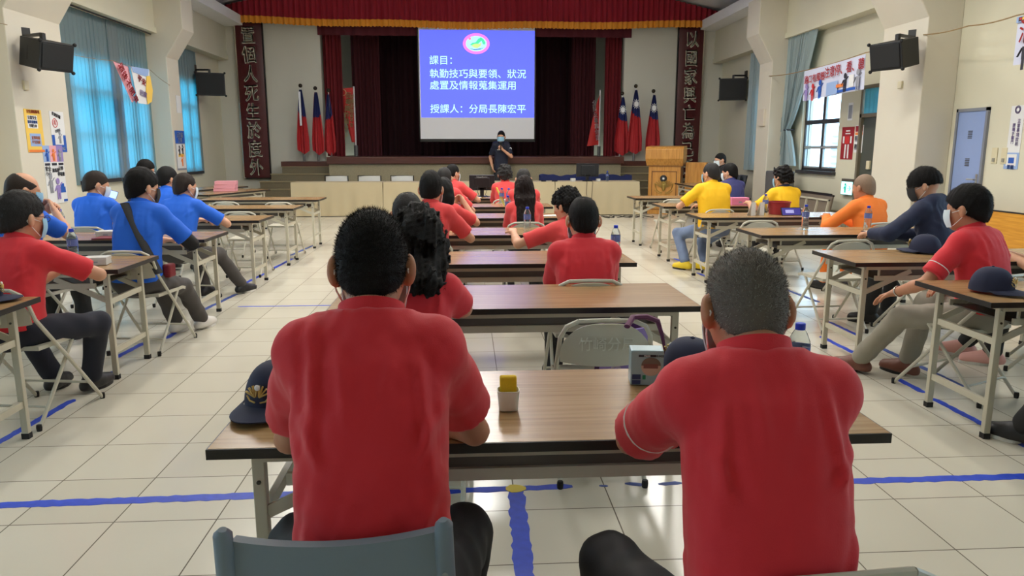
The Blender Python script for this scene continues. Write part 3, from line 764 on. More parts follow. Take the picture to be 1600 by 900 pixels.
tor = MB().tube([(-.17+.075*math.cos(k*PI/10), -.10, 1.62+.075*math.sin(k*PI/10)) for k in range(20)], .007, 5, closed=True); tor.build('round_mark', byel, r)
r = thing('standing_banner', 'red standing banner with white characters leaning at the right of the stage', 'banner', (3.50, 19.9, 1.29))
MB().tube([(.06, 0, 0), (.06, 0, 1.72)], .02, 8).build('pole', MATS['white_plastic_pole'], r)
MB().tube([(.06, 0, 0), (.06, 0, .26)], .045, 8).build('pole_foot', MATS['grey_flag_stand'], r)
MB().grid(lambda u, v: (.06-(.03+.30*(1-v)**.8)*(1-u), -.03-.03*math.sin(u*5), .30+1.30*v-.04*(1-u)), 8, 12, .005).build('banner_cloth', bred, r, True)
text('全\n民\n反\n毒\n靠\n你\n我', .15, mat('banner_white_print', (232, 220, 224), .7), r, (-.05, -.075, .92), (PI/2, -.12, 0), .002, .004, name='banner_lettering', sx=.75)

# ------------------------------------------------------------------ loudspeakers
spk = mat('black_speaker_paint', (17, 19, 22), .55, bump=.1, bscale=200); grl = mat('black_speaker_grille', (14, 16, 18), .7)
def speaker(loc, rz, wall_vec, w, d, h, lb, tilt=.18):
    r = thing('loudspeaker', lb, 'loudspeaker', loc, rz, 'black wall loudspeakers')
    Mx = Matrix.Rotation(tilt, 4, 'X')
    b = MB().add([Mx @ Vector(p) for p in [(-w/2,-d/2,-h/2),(w/2,-d/2,-h/2),(w*.36,d/2,-h/2),(-w*.36,d/2,-h/2),(-w/2,-d/2,h/2),(w/2,-d/2,h/2),(w*.36,d/2,h/2),(-w*.36,d/2,h/2)]],
        [(0,3,2,1),(4,5,6,7),(0,1,5,4),(1,2,6,5),(2,3,7,6),(3,0,4,7)])
    b.build('cabinet', spk, r, bevel=.012)
    g = MB().box(-w/2+.03, w/2-.03, -d/2-.012, -d/2, -h/2+.03, h/2-.03, Mx); g.build('grille', grl, r, bevel=.004)
    h2 = MB().box(-w*.42, -w*.30, -.05, .05, -.09, .09, Mx @ Matrix.Rotation(0, 4, 'Z')); h2.build('side_handle', grl, r)
    for sx in (-1, 1):
        for sz in (-1, 1):
            MB().ball(tuple(Mx @ Vector((sx*w/2, -d/2, sz*h/2))), .025, 8, 5).build('corner_cap', grl, r, True)
    wv = Matrix.Rotation(-rz, 3, 'Z') @ Vector(wall_vec)
    up = Vector((0, 0, h/2+.07))
    k = MB(); k.bar((0, 0, h/2-.02), (0, 0, h/2+.08), .05, .05, (1, 0, 0)); k.bar(up, up+wv, .05, .035)
    e = up+wv; q = wv.normalized()
    k.bar(e-q*.02, e, .14, .22); k.build('wall_bracket', blk, r)
    return r
speaker((-5.40, 10.22, 2.68), 1.2, (-.345, .22, 0), .50, .42, .36, 'black loudspeaker on the near left column, above the yellow poster', .2)
speaker((5.82, 10.02, 2.74), -1.2, (.375, .26, 0), .50, .42, .36, 'black loudspeaker on the near right column, beside the hanging traffic banner', .2)
speaker((-5.82, 17.8, 2.93), .35, (-.32, 0, 0), .62, .42, .50, 'black loudspeaker in the far left corner, left of the couplet board', .05)
speaker((6.36, 17.75, 2.87), -.35, (.31, 0, 0), .62, .42, .50, 'black loudspeaker in the far right corner, right of the couplet board', .05)

# ------------------------------------------------------------------ posters, switches
def pm(n, c): return mat(n, c, .6)
white_p = pm('poster_white_paper', (226, 226, 226)); dk = pm('poster_black_ink', (40, 40, 50))
INK = {'w': white_p, 'k': dk, 'y': pm('poster_yellow_ink', (238, 198, 90)), 'r': pm('poster_red_ink', (196, 44, 44)), 'b': pm('poster_blue_ink', (40, 90, 180)), 'lb': pm('poster_light_blue_ink', (150, 176, 220)),
       'p': pm('poster_pink_ink', (232, 168, 178)), 'g': pm('poster_green_ink', (120, 170, 60)), 'o': pm('poster_orange_ink', (230, 130, 60)), 'dr': pm('poster_dark_red_ink', (150, 30, 38)), 'gr': pm('poster_grey_ink', (150, 152, 160)), 'v': pm('poster_violet_ink', (150, 130, 190))}
def poster(name, lb, face, x, y, z, w, h, base, marks=(), texts=(), cat='poster', roll=0):
    """face: 'L' on a plane looking +x, 'R' looking -x, 'F' looking -y; local x to the right as seen, z up, y into the wall"""
    rz = {'L': -PI/2, 'R': PI/2, 'F': 0}[face]
    rz = {'L': PI/2, 'R': -PI/2, 'F': 0}[face]
    r = thing(name, lb, cat, (x, y, z), rz)
    if roll: r.rotation_euler.y = roll
    MB().box(-w/2, w/2, -.004, 0, -h/2, h/2).build('sheet', INK[base], r)
    lay = 0
    for c, (x0, x1, z0, z1) in marks:
        lay += 1
        MB().box((x0-.5)*w, (x1-.5)*w, -.0045-.0006*lay, -.004, (z0-.5)*h, (z1-.5)*h).build('printed_area', INK[c], r)
    for s, c, px, pz, sz, *k in texts:
        text(s, sz, INK[c], r, ((px-.5)*w, -.0052-.0006*lay, (pz-.5)*h), (PI/2, k[0] if k else 0, 0), .0006, .002, name='lettering')
    return r
def figure(r, m, x, z, s, y=-.008):
    b = MB(); b.lathe([(.0, -.002), (.05*s, -.001), (.05*s, .001), (0, .002)], 12, caps=False)
    for i, v in enumerate(b.v): b.v[i] = (x+v[0], y-v[2], z+.12*s+v[1])
    b.box(x-.05*s, x+.05*s, y-.002, y+.002, z-.06*s, z+.06*s); b.box(x-.045*s, x-.01*s, y-.002, y+.002, z-.16*s, z-.06*s); b.box(x+.01*s, x+.045*s, y-.002, y+.002, z-.16*s, z-.06*s)
    b.bar((x-.05*s, y, z+.05*s), (x-.11*s, y, z-.03*s), .003, .02*s, (0,1,0)); b.bar((x+.05*s, y, z+.05*s), (x+.11*s, y, z+.1*s), .003, .02*s, (0,1,0))
    b.build('printed_figure', m, r)
xL = -5.748
r = poster('poster', 'narrow yellow and blue notice with red heading on the near left column', 'L', xL, 10.42, 1.72, .40, .56, 'y',
    [('w', (.14, .72, .56, .86)), ('lb', (.18, .82, .14, .44)), ('o', (.05, .95, .0, .06))], [('公告須知事項', 'r', .5, .94, .05), ('注意安全', 'k', .42, .80, .05), ('騎車請戴帽', 'b', .42, .70, .045), ('守護生命', 'k', .42, .61, .045), ('宣導專線', 'o', .5, .33, .05), ('平安回家', 'o', .5, .23, .05)])
r = poster('poster', 'white and blue notice with a red ring, right of the yellow notice', 'L', xL, 11.0, 1.72, .36, .56, 'w',
    [('b', (0, 1, .0, .42)), ('w', (.2, .8, .18, .44))], [('拒絕詐騙', 'k', .45, .90, .055, .25), ('勿轉帳', 'gr', .45, .52, .05, -.2), ('165', 'w', .75, .08, .06)])
MB().tube([(-.07+.06*math.cos(k*PI/8), -.007, .12+.06*math.sin(k*PI/8)) for k in range(16)], .005, 4, closed=True).build('red_ring', INK['r'], r); text('毒', .075, INK['r'], r, (-.07, -.007, .12), (PI/2, 0, 0), .0006)
figure(r, INK['gr'], .02, -.08, .5, -.009)
r = poster('poster', 'tall poster with drawn children and a blue car, left column', 'L', xL, 10.80, 1.13, .50, .80, 'w',
    [('lb', (0, .33, .72, 1)), ('p', (.33, .67, .72, 1)), ('v', (.67, 1, .72, 1)), ('b', (.64, .94, .18, .28)), ('b', (.70, .88, .28, .34)), ('k', (.04, .28, .66, .70)), ('k', (.38, .62, .66, .70)), ('k', (.72, .96, .66, .70)), ('b', (.8, .98, .02, .06))],
    [('安全', 'k', .15, .60, .07), ('小心', 'k', .15, .52, .07), ('過馬路', 'k', .52, .57, .06), ('停看聽', 'k', .78, .50, .06), ('記得', 'k', .80, .60, .06)])
for q in ((-.16, .27, .5, 'b'), (0, .27, .5, 'o'), (.16, .27, .5, 'gr'), (-.14, -.12, .8, 'gr'), (.03, -.20, .9, 'v')): figure(r, INK[q[3]], q[0], q[1], q[2], -.012)
r = poster('poster', 'tall blue-topped poster on the inner face of the far left column', 'L', xL, 15.50, 1.45, .50, .78, 'gr', [('b', (0, 1, .68, 1)), ('w', (.05, .95, .05, .66)), ('y', (.2, .8, .34, .42))], [('反詐騙', 'w', .5, .88, .11), ('宣導', 'w', .5, .75, .11)])
figure(r, INK['k'], -.08, .0, .6, -.008); figure(r, INK['k'], .09, .02, .6, -.008); figure(r, INK['o'], .03, -.2, .7, -.008)
r = poster('poster', 'white paper sign fixed on the far left column above the blue-topped poster', 'L', xL, 15.58, 2.36, .24, .34, 'w', [('gr', (.0, .04, 0, 1))], cat='sign')
xR = XR-.001
r = poster('poster', 'dark red poster of a white human figure beside the right window', 'R', xR, 12.77, 1.58, .42, .56, 'dr', [('w', (.34, .66, .86, .90)), ('w', (.3, .7, .78, .81))])
b = MB(); b.box(-.15, -.10, -.009, -.006, .0, .12); b.box(.10, .15, -.009, -.006, .0, .12)
b.prism([(-.07,-.02),(-.025,-.02),(-.03,-.26),(-.075,-.26)], .003, Matrix.Translation((0,-.009,0))); b.prism([(.025,-.02),(.07,-.02),(.075,-.26),(.03,-.26)], .003, Matrix.Translation((0,-.009,0))); b.build('printed_figure', INK['w'], r)
MB().box(-.075, .075, -.0105, -.009, -.01, .12).build('printed_area', INK['r'], r)
r = poster('poster', 'small white flyer with a dark red photo right of the red figure poster', 'R', xR, 12.40, 1.65, .27, .46, 'w', [('dr', (.05, .95, .76, .97)), ('o', (.05, .95, .64, .74)), ('k', (.72, .9, .05, .3)), ('gr', (.1, .6, .4, .6)), ('gr', (.1, .6, .1, .3))], [('防災', 'k', .35, .52, .08), ('避難', 'k', .35, .22, .08)])
poster('notice_holder', 'small empty white notice holder on the wall above the red figure poster', 'R', xR, 12.75, 2.12, .16, .30, 'w', [('gr', (.12, .88, .1, .86))], cat='sign')
poster('notice', 'white vertical notice with a round blue seal, right of the blue door', 'R', xR, 8.76, 1.72, .22, .56, 'w', [], [('注\n意\n事\n項\n說\n明', 'v', .7, .42, .055), ('請\n隨\n手\n關\n門', 'v', .35, .40, .05), ('◎', 'v', .5, .9, .12)])
r = poster('notice', 'blue notice below the white notice, right of the blue door', 'R', xR, 8.77, 1.34, .24, .20, 'lb', [('w', (.15, .85, .2, .9)), ('b', (.3, .7, .35, .7))], [('節能', 'b', .5, .1, .06)])
def switch(y, z, lb):
    r = thing('light_switch', lb, 'switch', (XR, y, z), -PI/2)
    MB().box(-.05, .05, -.012, 0, -.10, .10).build('plate', mat('ivory_plastic', (214, 204, 170), .4), r, bevel=.004); MB().box(-.022, .022, -.02, -.012, -.075, -.03).build('rocker', mat('grey_rocker', (150, 146, 130), .4), r)
switch(9.07, 1.40, 'ivory light switch right of the blue door, left of a pair'); switch(8.90, 1.40, 'ivory light switch right of the blue door, right of a pair')
r = thing('socket_box', 'small ivory wall box under the red figure poster', 'switch', (XR, 12.0, 1.22), -PI/2); MB().box(-.05, .05, -.03, 0, -.07, .07).build('plate', MATS['ivory_plastic'], r, bevel=.005)
r = thing('socket_box', 'small ivory wall box on the near left column under the loudspeaker', 'switch', (-5.75, 10.32, 2.30), PI/2); MB().box(-.05, .05, -.03, 0, -.06, .06).build('plate', MATS['ivory_plastic'], r, bevel=.005)
r = thing('socket_box', 'small ivory wall box on the near right column under the loudspeaker', 'switch', (6.2, 10.48, 2.38), -PI/2); MB().box(-.05, .05, -.03, 0, -.05, .05).build('plate', MATS['ivory_plastic'], r, bevel=.005)
b = thing('switch_panel', 'white electrical box on the far right column', 'switch', (6.2, 15.4, 2.12), -PI/2); MB().box(-.12, .12, -.05, 0, -.17, .17).build('box', mat('white_electrical_box', (216, 206, 190), .4), b, bevel=.006)
# exit sign low on the right wall
r = thing('exit_sign', 'lit green exit sign low on the right wall, left of the orange man', 'sign', (XR, 12.55, .83), -PI/2)
MB().box(-.20, .20, -.06, 0, -.14, .14).build('sign_case', mat('sign_case_metal', (110, 106, 100), .4, .5), r)
MB().box(-.185, .185, -.066, -.06, -.13, .09).build('lit_face', mat('exit_sign_glow', (170, 240, 236), .5, emit=1.2), r)
grn = mat('exit_sign_green', (30, 160, 140), .5, emit=.5)
figure(r, grn, -.04, -.02, .5, -.07); b = MB(); b.bar((.04, -.068, -.02), (.14, -.068, -.02), .003, .02, (0,1,0)); b.bar((.10, -.068, .02), (.14, -.068, -.02), .003, .02, (0,1,0)); b.bar((.10, -.068, -.06), (.14, -.068, -.02), .003, .02, (0,1,0)); b.build('arrow', grn, r)

# ------------------------------------------------------------------ hanging banners and ropes
cream_rope = mat('old_brown_rope', (150, 124, 84), .8)
def rope(pts, lb, r=.008):
    P = []
    for a, c in zip(pts[:-1], pts[1:]):
        for k in range(8):
            t = k/8; q = Vector(a).lerp(Vector(c), t); q.z -= .02*math.sin(PI*t); P.append(q)
    P.append(Vector(pts[-1])); return tag(MB().tube(P, r, 5).build('rope', cream_rope), lb, 'rope')
BX = 6.08
rope([(6.19, 15.2, 2.94), (BX+.03, 13.4, 2.87), (BX, 11.3, 2.92), (6.19, 10.7, 2.98)], 'thin rope carrying the traffic banner between the two right columns')
rope([(6.19, 10.05, 3.0), (6.1, 9.0, 2.95), (5.95, 8.0, 2.90), (5.9, 6.5, 2.92)], 'knotted old rope running right from the near right column')
rope([(-5.75, 10.1, 3.02), (-5.75, 8.6, 3.05), (-5.75, 6.0, 3.1)], 'thin line running left from the near left column', .004)
rope([(-5.74, 11.2, 2.84), (-5.49, 12.36, 2.84), (-5.49, 13.7, 2.84), (-5.74, 15.2, 2.7)], 'thin line carrying the twisted pink banner on the left', .004)
bw = pm('banner_pale_vinyl', (206, 210, 230))
def vinyl(name, lb, A, B, h, marks, texts, figs=(), sagk=0.0, cat='banner'):
    """banner between top corners A (left as seen) and B, hanging down h"""
    A = Vector(A); B = Vector(B); d = B-A; L = d.length; ex = d.normalized()
    r = bpy.data.objects.new(name, None); COL.objects.link(r); tag(r, lb, cat)
    n = Vector((0,0,1)); ey = n.cross(ex); ey.normalize(); ez = ex.cross(ey)
    r.matrix_world = Matrix(((ex.x, ey.x, ez.x, A.x), (ex.y, ey.y, ez.y, A.y), (ex.z, ey.z, ez.z, A.z), (0,0,0,1)))
    MB().grid(lambda u, v: (u*L, .012*math.sin(u*14)*(1-v), -h+h*v), 24, 6, .004).build('vinyl_sheet', bw, r, True)
    lay = 0
    for c, (x0, x1, z0, z1) in marks:
        lay += 1; MB().box(x0*L, x1*L, -.016-.001*lay, -.014, -h+z0*h, -h+z1*h).build('printed_area', INK[c], r)
    for s, c, u, v, sz in texts: text(s, sz, INK[c], r, (u*L, -.022, -h+v*h), (PI/2, 0, 0), .001, .003, name='lettering')
    for c, u, v, s in figs: figure(r, INK[c], u*L, -h+v*h, s, -.022)
    return r
vinyl('hanging_banner', 'white traffic-safety banner with red characters hanging before the right window', (BX+.02, 13.4, 2.85), (BX, 11.3, 2.90), .52,
    [('lb', (.44, .62, .02, .42)), ('b', (.62, .95, .04, .12)), ('o', (.60, .72, .2, .3)), ('w', (.80, .87, .14, .5))],
    [('路口有風險', 'r', .215, .66, .155), ('注意停、看、聽', 'r', .70, .72, .185)], [('v', .08, .26, .9), ('r', .2, .22, .9), ('b', .33, .26, 1.0), ('k', .74, .30, .9), ('gr', .93, .3, 1.0)])
b = vinyl('hanging_banner', 'white anti-drink-driving banner cut off by the right edge of the picture', (5.97, 8.0, 2.88), (5.9, 6.3, 2.90), .50,
    [('lb', (.0, .3, .88, 1.0)), ('k', (.02, .09, .90, .985)), ('r', (.03, .05, .93, .97)), ('y', (.055, .075, .92, .98)), ('g', (.08, .095, .93, .97))], [('酒後不開車', 'r', .42, .64, .26)], [('k', .12, .22, 1.1), ('gr', .2, .24, 1.1)])
# the twisted banner on the left
r = thing('hanging_banner', 'twisted pink and yellow banner hanging from a line before the left curtain', 'banner', (-5.50, 12.36, 2.81), PI/2); r.scale = (1, 1, .72)
tw = MB(); tw.add([(0,0,.03),(.55,.02,.0),(.62,.02,-.2),(.60,.0,-.76),(.46,-.03,-.80),(0,.006,.026),(.55,.026,-.004),(.62,.026,-.2),(.60,.006,-.76),(.46,-.024,-.80)], [(4,3,2,1,0),(5,6,7,8,9),(0,1,6,5),(1,2,7,6),(2,3,8,7),(3,4,9,8),(4,0,5,9)])
tw.build('pink_fold', INK['p'], r)
tw = MB(); tw.prism([(.50,.0),(1.22,.03),(1.20,-.2),(1.02,-.80),(.66,-.80),(.56,-.3)], .005, Matrix.Translation((0,-.045,0))); tw.build('white_fold', INK['w'], r)
tw = MB(); tw.prism([(.5,.0),(1.2,.03),(1.12,-.16),(.56,-.12)], .005, Matrix.Translation((0,-.052,0))); tw.build('blue_fold', INK['lb'], r)
tw = MB(); tw.prism([(1.06,-.14),(1.20,-.12),(1.26,-.45),(1.18,-.72),(1.00,-.80),(.98,-.5)], .005, Matrix.Translation((0,-.06,0))); tw.build('yellow_fold', INK['y'], r)
text('酒後不開車', .19, INK['r'], r, (.34, -.05, -.40), (PI/2, .98, 0), .001, .008, name='lettering'); text('平安', .17, INK['r'], r, (.84, -.06, -.28), (PI/2, .35, 0), .001, .006, name='lettering'); text('回家', .14, INK['v'], r, (.86, -.06, -.58), (PI/2, .2, 0), .001, .005, name='lettering')

# ------------------------------------------------------------------ tape on the floor
tape = mat('blue_floor_tape', (36, 70, 196), .5, noise=.25, nscale=30); tape_w = mat('worn_blue_tape', (60, 82, 150), .6, noise=.4, nscale=40); ytape = mat('yellow_tape', (222, 196, 60), .5)
def strip(a, b, w, lb, m=tape, seed=0, dz=0.0):
    rr = random.Random(seed); a = Vector((*a, 0)); b = Vector((*b, 0)); L = (b-a).length; d = (b-a)/L; n = Vector((-d.y, d.x, 0)); N = max(4, int(L/.03))
    up = []; lo = []
    for k in range(N+1):
        p = a+d*(L*k/N); e = .35 if k in (0, N) else 1
        up.append(p+n*w/2*e*rr.uniform(.78, 1.12)); lo.append(p-n*w/2*e*rr.uniform(.78, 1.12))
    poly = up+lo[::-1]; M_ = len(poly); vs = [(p.x, p.y, .0012+dz) for p in poly]+[(p.x, p.y, .0002) for p in poly]
    fs = [(k, k+1, M_-2-k, M_-1-k)[::-1] for k in range(N)]+[((k+1)%M_, k, k+M_, (k+1)%M_+M_)[::-1] for k in range(M_)]
    mb = MB(); mb.add(vs, fs); o = mb.build('floor_tape', m); return tag(o, lb, 'tape', 'blue tape marks on the floor')
strip((-2.4, 3.02), (-.56, 3.06), .062, 'long blue tape line across the floor at the lower left', tape, 1)
strip((-.3, 3.045), (.20, 3.05), .055, 'blue tape from the nearest man to the yellow tape cross', tape, 2)
strip((.20, 3.05), (.46, 3.057), .05, 'blue tape stub just right of the yellow tape cross', tape, 3)
strip((.205, 3.06), (.178, 1.9), .075, 'wide blue tape running towards the viewer below the yellow tape cross', tape, 4)
strip((.16, 3.05), (.25, 3.05), .07, 'small yellow tape patch where the blue tapes meet', ytape, 5, .0012)
strip((.58, 3.055), (.62, 3.05), .02, 'tiny dark tape scrap right of the yellow tape cross', tape_w, 6)
strip((.70, 3.07), (.79, 3.05), .035, 'torn tape scrap before the nearest man on the right', tape_w, 7)
strip((.85, 3.055), (.96, 3.06), .035, 'worn tape scrap touching the red shirt of the nearest man on the right', tape_w, 8)
strip((1.3, 3.03), (3.4, 3.03), .06, 'long blue tape line across the floor at the lower right', tape, 9)
for k, (a, c, lb) in enumerate((((-2.45, 3.35), (-2.38, 4.4), 'blue tape along the left aisle beside the nearest left chair'), ((-2.42, 4.75), (-2.40, 5.0), 'short blue tape near the black shoe on the left'), ((-2.55, 5.3), (-2.52, 5.75), 'short blue tape under the second left table legs'),
     ((-2.40, 5.85), (-2.42, 6.25), 'short blue tape before the white sneakers'), ((-2.5, 6.7), (-2.4, 7.7), 'blue tape beside the third left table leg'), ((-2.5, 8.3), (-2.45, 9.0), 'blue tape by the black sneaker on the left'), ((-2.45, 9.3), (-2.4, 10.2), 'blue tape along the left aisle at the fifth table'), ((-2.5, 10.5), (-2.4, 11.6), 'farthest blue tape along the left aisle'),
     ((2.83, 3.2), (2.81, 4.1), 'blue tape on the right aisle between the nearest right table legs'), ((2.82, 4.2), (2.82, 4.5), 'short blue tape behind the nearest right table leg'), ((3.14, 4.3), (3.13, 5.3), 'blue tape under the chair of the man in grey trousers'), ((3.15, 5.6), (3.15, 6.1), 'blue tape beside the brown shoe on the right'), ((2.86, 5.0), (2.84, 5.6), 'blue tape left of the second right table leg'), ((3.46, 6.9), (3.4, 7.8), 'blue tape under the third right table'), ((2.84, 8.2), (2.8, 8.7), 'torn tape bits under the fourth right table'), ((2.9, 9.3), (2.85, 9.9), 'torn dark tape under the fifth right table'))):
    strip(a, c, .05, lb, tape if k % 3 != 1 else tape_w, 20+k)
strip((-2.2, 7.05), (-.8, 7.05), .03, 'thin blue tape line across the left aisle towards the middle tables', tape, 60)
# ------------------------------------------------------------------ people: smooth implicit bodies turned into meshes
class Field:
    def __init__(s, lo, hi, h):
        s.h = h; s.lo = np.array(lo, np.float32); n = np.ceil((np.array(hi)-s.lo)/h).astype(int)+1; s.n = n
        s.F = np.full(n, .3, np.float32)
        s.ax = [s.lo[i]+h*np.arange(n[i], dtype=np.float32) for i in range(3)]
    def sl(s, lo, hi, m):
        r = []
        for i in range(3):
            a = int(max(0, math.floor((lo[i]-m-s.lo[i])/s.h))); b = int(min(s.n[i], math.ceil((hi[i]+m-s.lo[i])/s.h)+1))
            if b <= a: return None
            r.append(slice(a, b))
        return tuple(r)
    def P(s, sl):
        return s.ax[0][sl[0]][:,None,None], s.ax[1][sl[1]][None,:,None], s.ax[2][sl[2]][None,None,:]
    def comb(s, sl, d, k, op='u'):
        f = s.F[sl]
        if op == 'u':
            if k > 0:
                hh = np.maximum(k-np.abs(f-d), 0)/k; s.F[sl] = np.minimum(f, d)-hh*hh*k*.25
            else: s.F[sl] = np.minimum(f, d)
        elif op == 's':
            if k > 0:
                g = -d; hh = np.maximum(k-np.abs(f-g), 0)/k; s.F[sl] = np.maximum(f, g)+hh*hh*k*.25
            else: s.F[sl] = np.maximum(f, -d)
    def cone(s, a, b, ra, rb, k=.03, op='u', sq=(1, 1, 1)):
        a = np.array(a, np.float32); b = np.array(b, np.float32); R = max(ra, rb)
        sl = s.sl(np.minimum(a, b)-R, np.maximum(a, b)+R, max(k, .04)+s.h)
        if sl is None: return
        x, y, z = s.P(sl); q = b-a; L = float(q@q)+1e-9
        t = np.clip(((x-a[0])*q[0]+(y-a[1])*q[1]+(z-a[2])*q[2])/L, 0, 1)
        d = np.sqrt(((x-a[0]-t*q[0])/sq[0])**2+((y-a[1]-t*q[1])/sq[1])**2+((z-a[2]-t*q[2])/sq[2])**2)-(ra+t*(rb-ra))
        s.comb(sl, d, k, op)
    def ell(s, c, r, k=.03, R=None, op='u'):
        c = np.array(c, np.float32); r = np.array(r, np.float32); m = r.max()
        sl = s.sl(c-m, c+m, max(k, .04)+s.h)
        if sl is None: return
        x, y, z = s.P(sl); x = x-c[0]; y = y-c[1]; z = z-c[2]
        if R is not None:
            x, y, z = (R[0][0]*x+R[1][0]*y+R[2][0]*z, R[0][1]*x+R[1][1]*y+R[2][1]*z, R[0][2]*x+R[1][2]*y+R[2][2]*z)
        k0 = np.sqrt((x/r[0])**2+(y/r[1])**2+(z/r[2])**2); k1 = np.sqrt((x/r[0]**2)**2+(y/r[1]**2)**2+(z/r[2]**2)**2)+1e-9
        s.comb(sl, k0*(k0-1)/k1, k, op)
    def torso(s, hip, up, fw, rgt, t, W, prof, k=.05, n=2.5, bulge=.02):
        sl = (slice(None),)*3; x, y, z = s.P(sl); X = x-hip.x; Y = y-hip.y; Z = z-hip.z
        w = (X*up.x+Y*up.y+Z*up.z)/t; u = X*rgt.x+Y*rgt.y+Z*rgt.z; v = X*fw.x+Y*fw.y+Z*fw.z
        pw, pa, pb = zip(*prof); a = np.interp(w, pw, pa)*W; b = np.interp(w, pw, pb)
        v = v+bulge*np.sin(np.clip(w, 0, 1)*PI)
        r = (np.abs(u/a)**n+np.abs(v/b)**n)**(1/n)
        d = (r-1)*np.minimum(a, b)*.85
        d = np.maximum(d, (w-pw[-1])*t); d = np.maximum(d, (pw[0]-w)*t)
        s.comb(sl, d.astype(np.float32), k)
    def cut(s, pt, n, k=.006):
        """remove everything on the side the normal points to"""
        x, y, z = s.P((slice(None),)*3); n = np.array(n, np.float32); n = n/np.linalg.norm(n)
        d = (x-pt[0])*n[0]+(y-pt[1])*n[1]+(z-pt[2])*n[2]
        s.F = np.maximum(s.F, d.astype(np.float32))
    def disp(s, amp, freq, seed, stretch=(1, 1, 1), ridge=False):
        rr = np.random.RandomState(seed); x, y, z = s.P((slice(None),)*3); D = 0
        for i in range(7):
            v = rr.randn(3)*np.array(stretch); f = freq*(.6+rr.rand()*1.1); ph = rr.rand()*6.28
            q = np.sin(f*(v[0]*x+v[1]*y+v[2]*z)+ph); D = D+(q if not ridge else (1-2*np.abs(q)**.7))
        s.F = s.F+(amp/2.6*D).astype(np.float32)
    def mesh(s):
        F = s.F; F[0]=F[-1]=.3; F[:,0]=F[:,-1]=.3; F[:,:,0]=F[:,:,-1]=.3
        S = F < 0; n = F.shape; C = np.zeros((n[0]-1, n[1]-1, n[2]-1, 3), np.float32); K = np.zeros(C.shape[:3], np.float32)
        faces = []; idx = np.zeros(K.shape, np.int64); E = []
        for ax in range(3):
            o = [i for i in range(3) if i != ax]
            A = np.moveaxis(F, ax, 0); B = np.moveaxis(S, ax, 0)
            c = np.nonzero(B[:-1] != B[1:]); i, j, k = c
            f0 = A[i, j, k]; f1 = A[i+1, j, k]; t = i+f0/(f0-f1); flip = B[i, j, k]
            pos = np.zeros((len(i), 3), np.float32); pos[:, ax] = t; pos[:, o[0]] = j; pos[:, o[1]] = k
            base = np.zeros((len(i), 3), np.int64); base[:, ax] = i; base[:, o[0]] = j; base[:, o[1]] = k
            cells = []
            for dj, dk in ((-1, -1), (0, -1), (0, 0), (-1, 0)):
                q = base.copy(); q[:, o[0]] += dj; q[:, o[1]] += dk; cells.append(q)
                np.add.at(C, (q[:, 0], q[:, 1], q[:, 2]), pos); np.add.at(K, (q[:, 0], q[:, 1], q[:, 2]), 1)
            E.append((cells, flip if ax != 1 else ~flip))
        m = K > 0; idx[m] = np.arange(m.sum()); V = C[m]/K[m][:, None]*s.h+s.lo
        for cells, flip in E:
            q = np.stack([idx[c[:, 0], c[:, 1], c[:, 2]] for c in cells], 1)
            q[~flip] = q[~flip][:, ::-1]; faces.append(q)
        return V, np.concatenate(faces)

def np_mesh(name, parts, m, parent):
    V = []; Q = []; n = 0
    for v, q in parts: V.append(v); Q.append(q+n); n += len(v)
    V = np.concatenate(V).astype(np.float32); Q = np.concatenate(Q).astype(np.int32)
    me = bpy.data.meshes.new(name); me.vertices.add(len(V)); me.vertices.foreach_set('co', V.ravel())
    me.loops.add(Q.size); me.loops.foreach_set('vertex_index', Q.ravel())
    me.polygons.add(len(Q)); me.polygons.foreach_set('loop_start', np.arange(0, Q.size, 4, dtype=np.int32)); me.polygons.foreach_set('loop_total', np.full(len(Q), 4, np.int32))
    me.polygons.foreach_set('use_smooth', np.ones(len(Q), bool)); me.update(calc_edges=True); me.validate()
    me.materials.append(m)
    o = bpy.data.objects.new(name, me); COL.objects.link(o); o.parent = parent
    return o

def ik(a, c, l1, l2, pole):
    """elbow / knee between a and c bending towards pole"""
    a = Vector(a); c = Vector(c); d = c-a; L = min(d.length, (l1+l2)*.995); dn = d.normalized()
    if d.length > L: c = a+dn*L
    x = (l1*l1-l2*l2+L*L)/(2*L); hgt = math.sqrt(max(1e-6, l1*l1-x*x))
    p = Vector(pole)-a; p = p-dn*p.dot(dn)
    if p.length < 1e-5: p = Vector((0, 0, 1))
    p.normalize()
    return a+dn*x+p*hgt, c

SKIN = mat('skin_tan', (206, 152, 120), .55, noise=.06, nscale=20)
SKIN2 = mat('skin_brown', (188, 130, 98), .55, noise=.06, nscale=20)
HB = mat('black_hair', (13, 11, 11), .6, bump=.7, bscale=320, spec=.2); HG = mat('grey_hair', (104, 96, 88), .7, bump=.6, bscale=260, spec=.2); HS = mat('salt_pepper_hair', (40, 38, 38), .6, spec=.25, bump=.6, bscale=240)
HC = mat('short_dark_brown_hair', (50, 41, 36), .6, bump=.7, bscale=320, spec=.2); HT = mat('shaved_scalp_stubble', (128, 104, 84), .65, noise=.15, nscale=60)
RED = mat('red_polo_cloth', (216, 38, 50), .8, noise=.05, nscale=8, bump=.12, bscale=420, sheen=.15)
RED_LIT = mat('lit_red_polo_cloth', (220, 62, 62), .8, noise=.05, nscale=8, bump=.1, bscale=400, sheen=.15)  # red polo again, brighter light in the middle rows put into its colour
BLUE = mat('royal_blue_polo_cloth', (20, 98, 214), .75, noise=.05, nscale=8, bump=.1, bscale=400)
NAVY = mat('navy_cloth', (30, 38, 66), .8, noise=.1, nscale=9, bump=.1, bscale=300); INDIGO = mat('indigo_shirt_cloth', (56, 58, 112), .8, noise=.05)
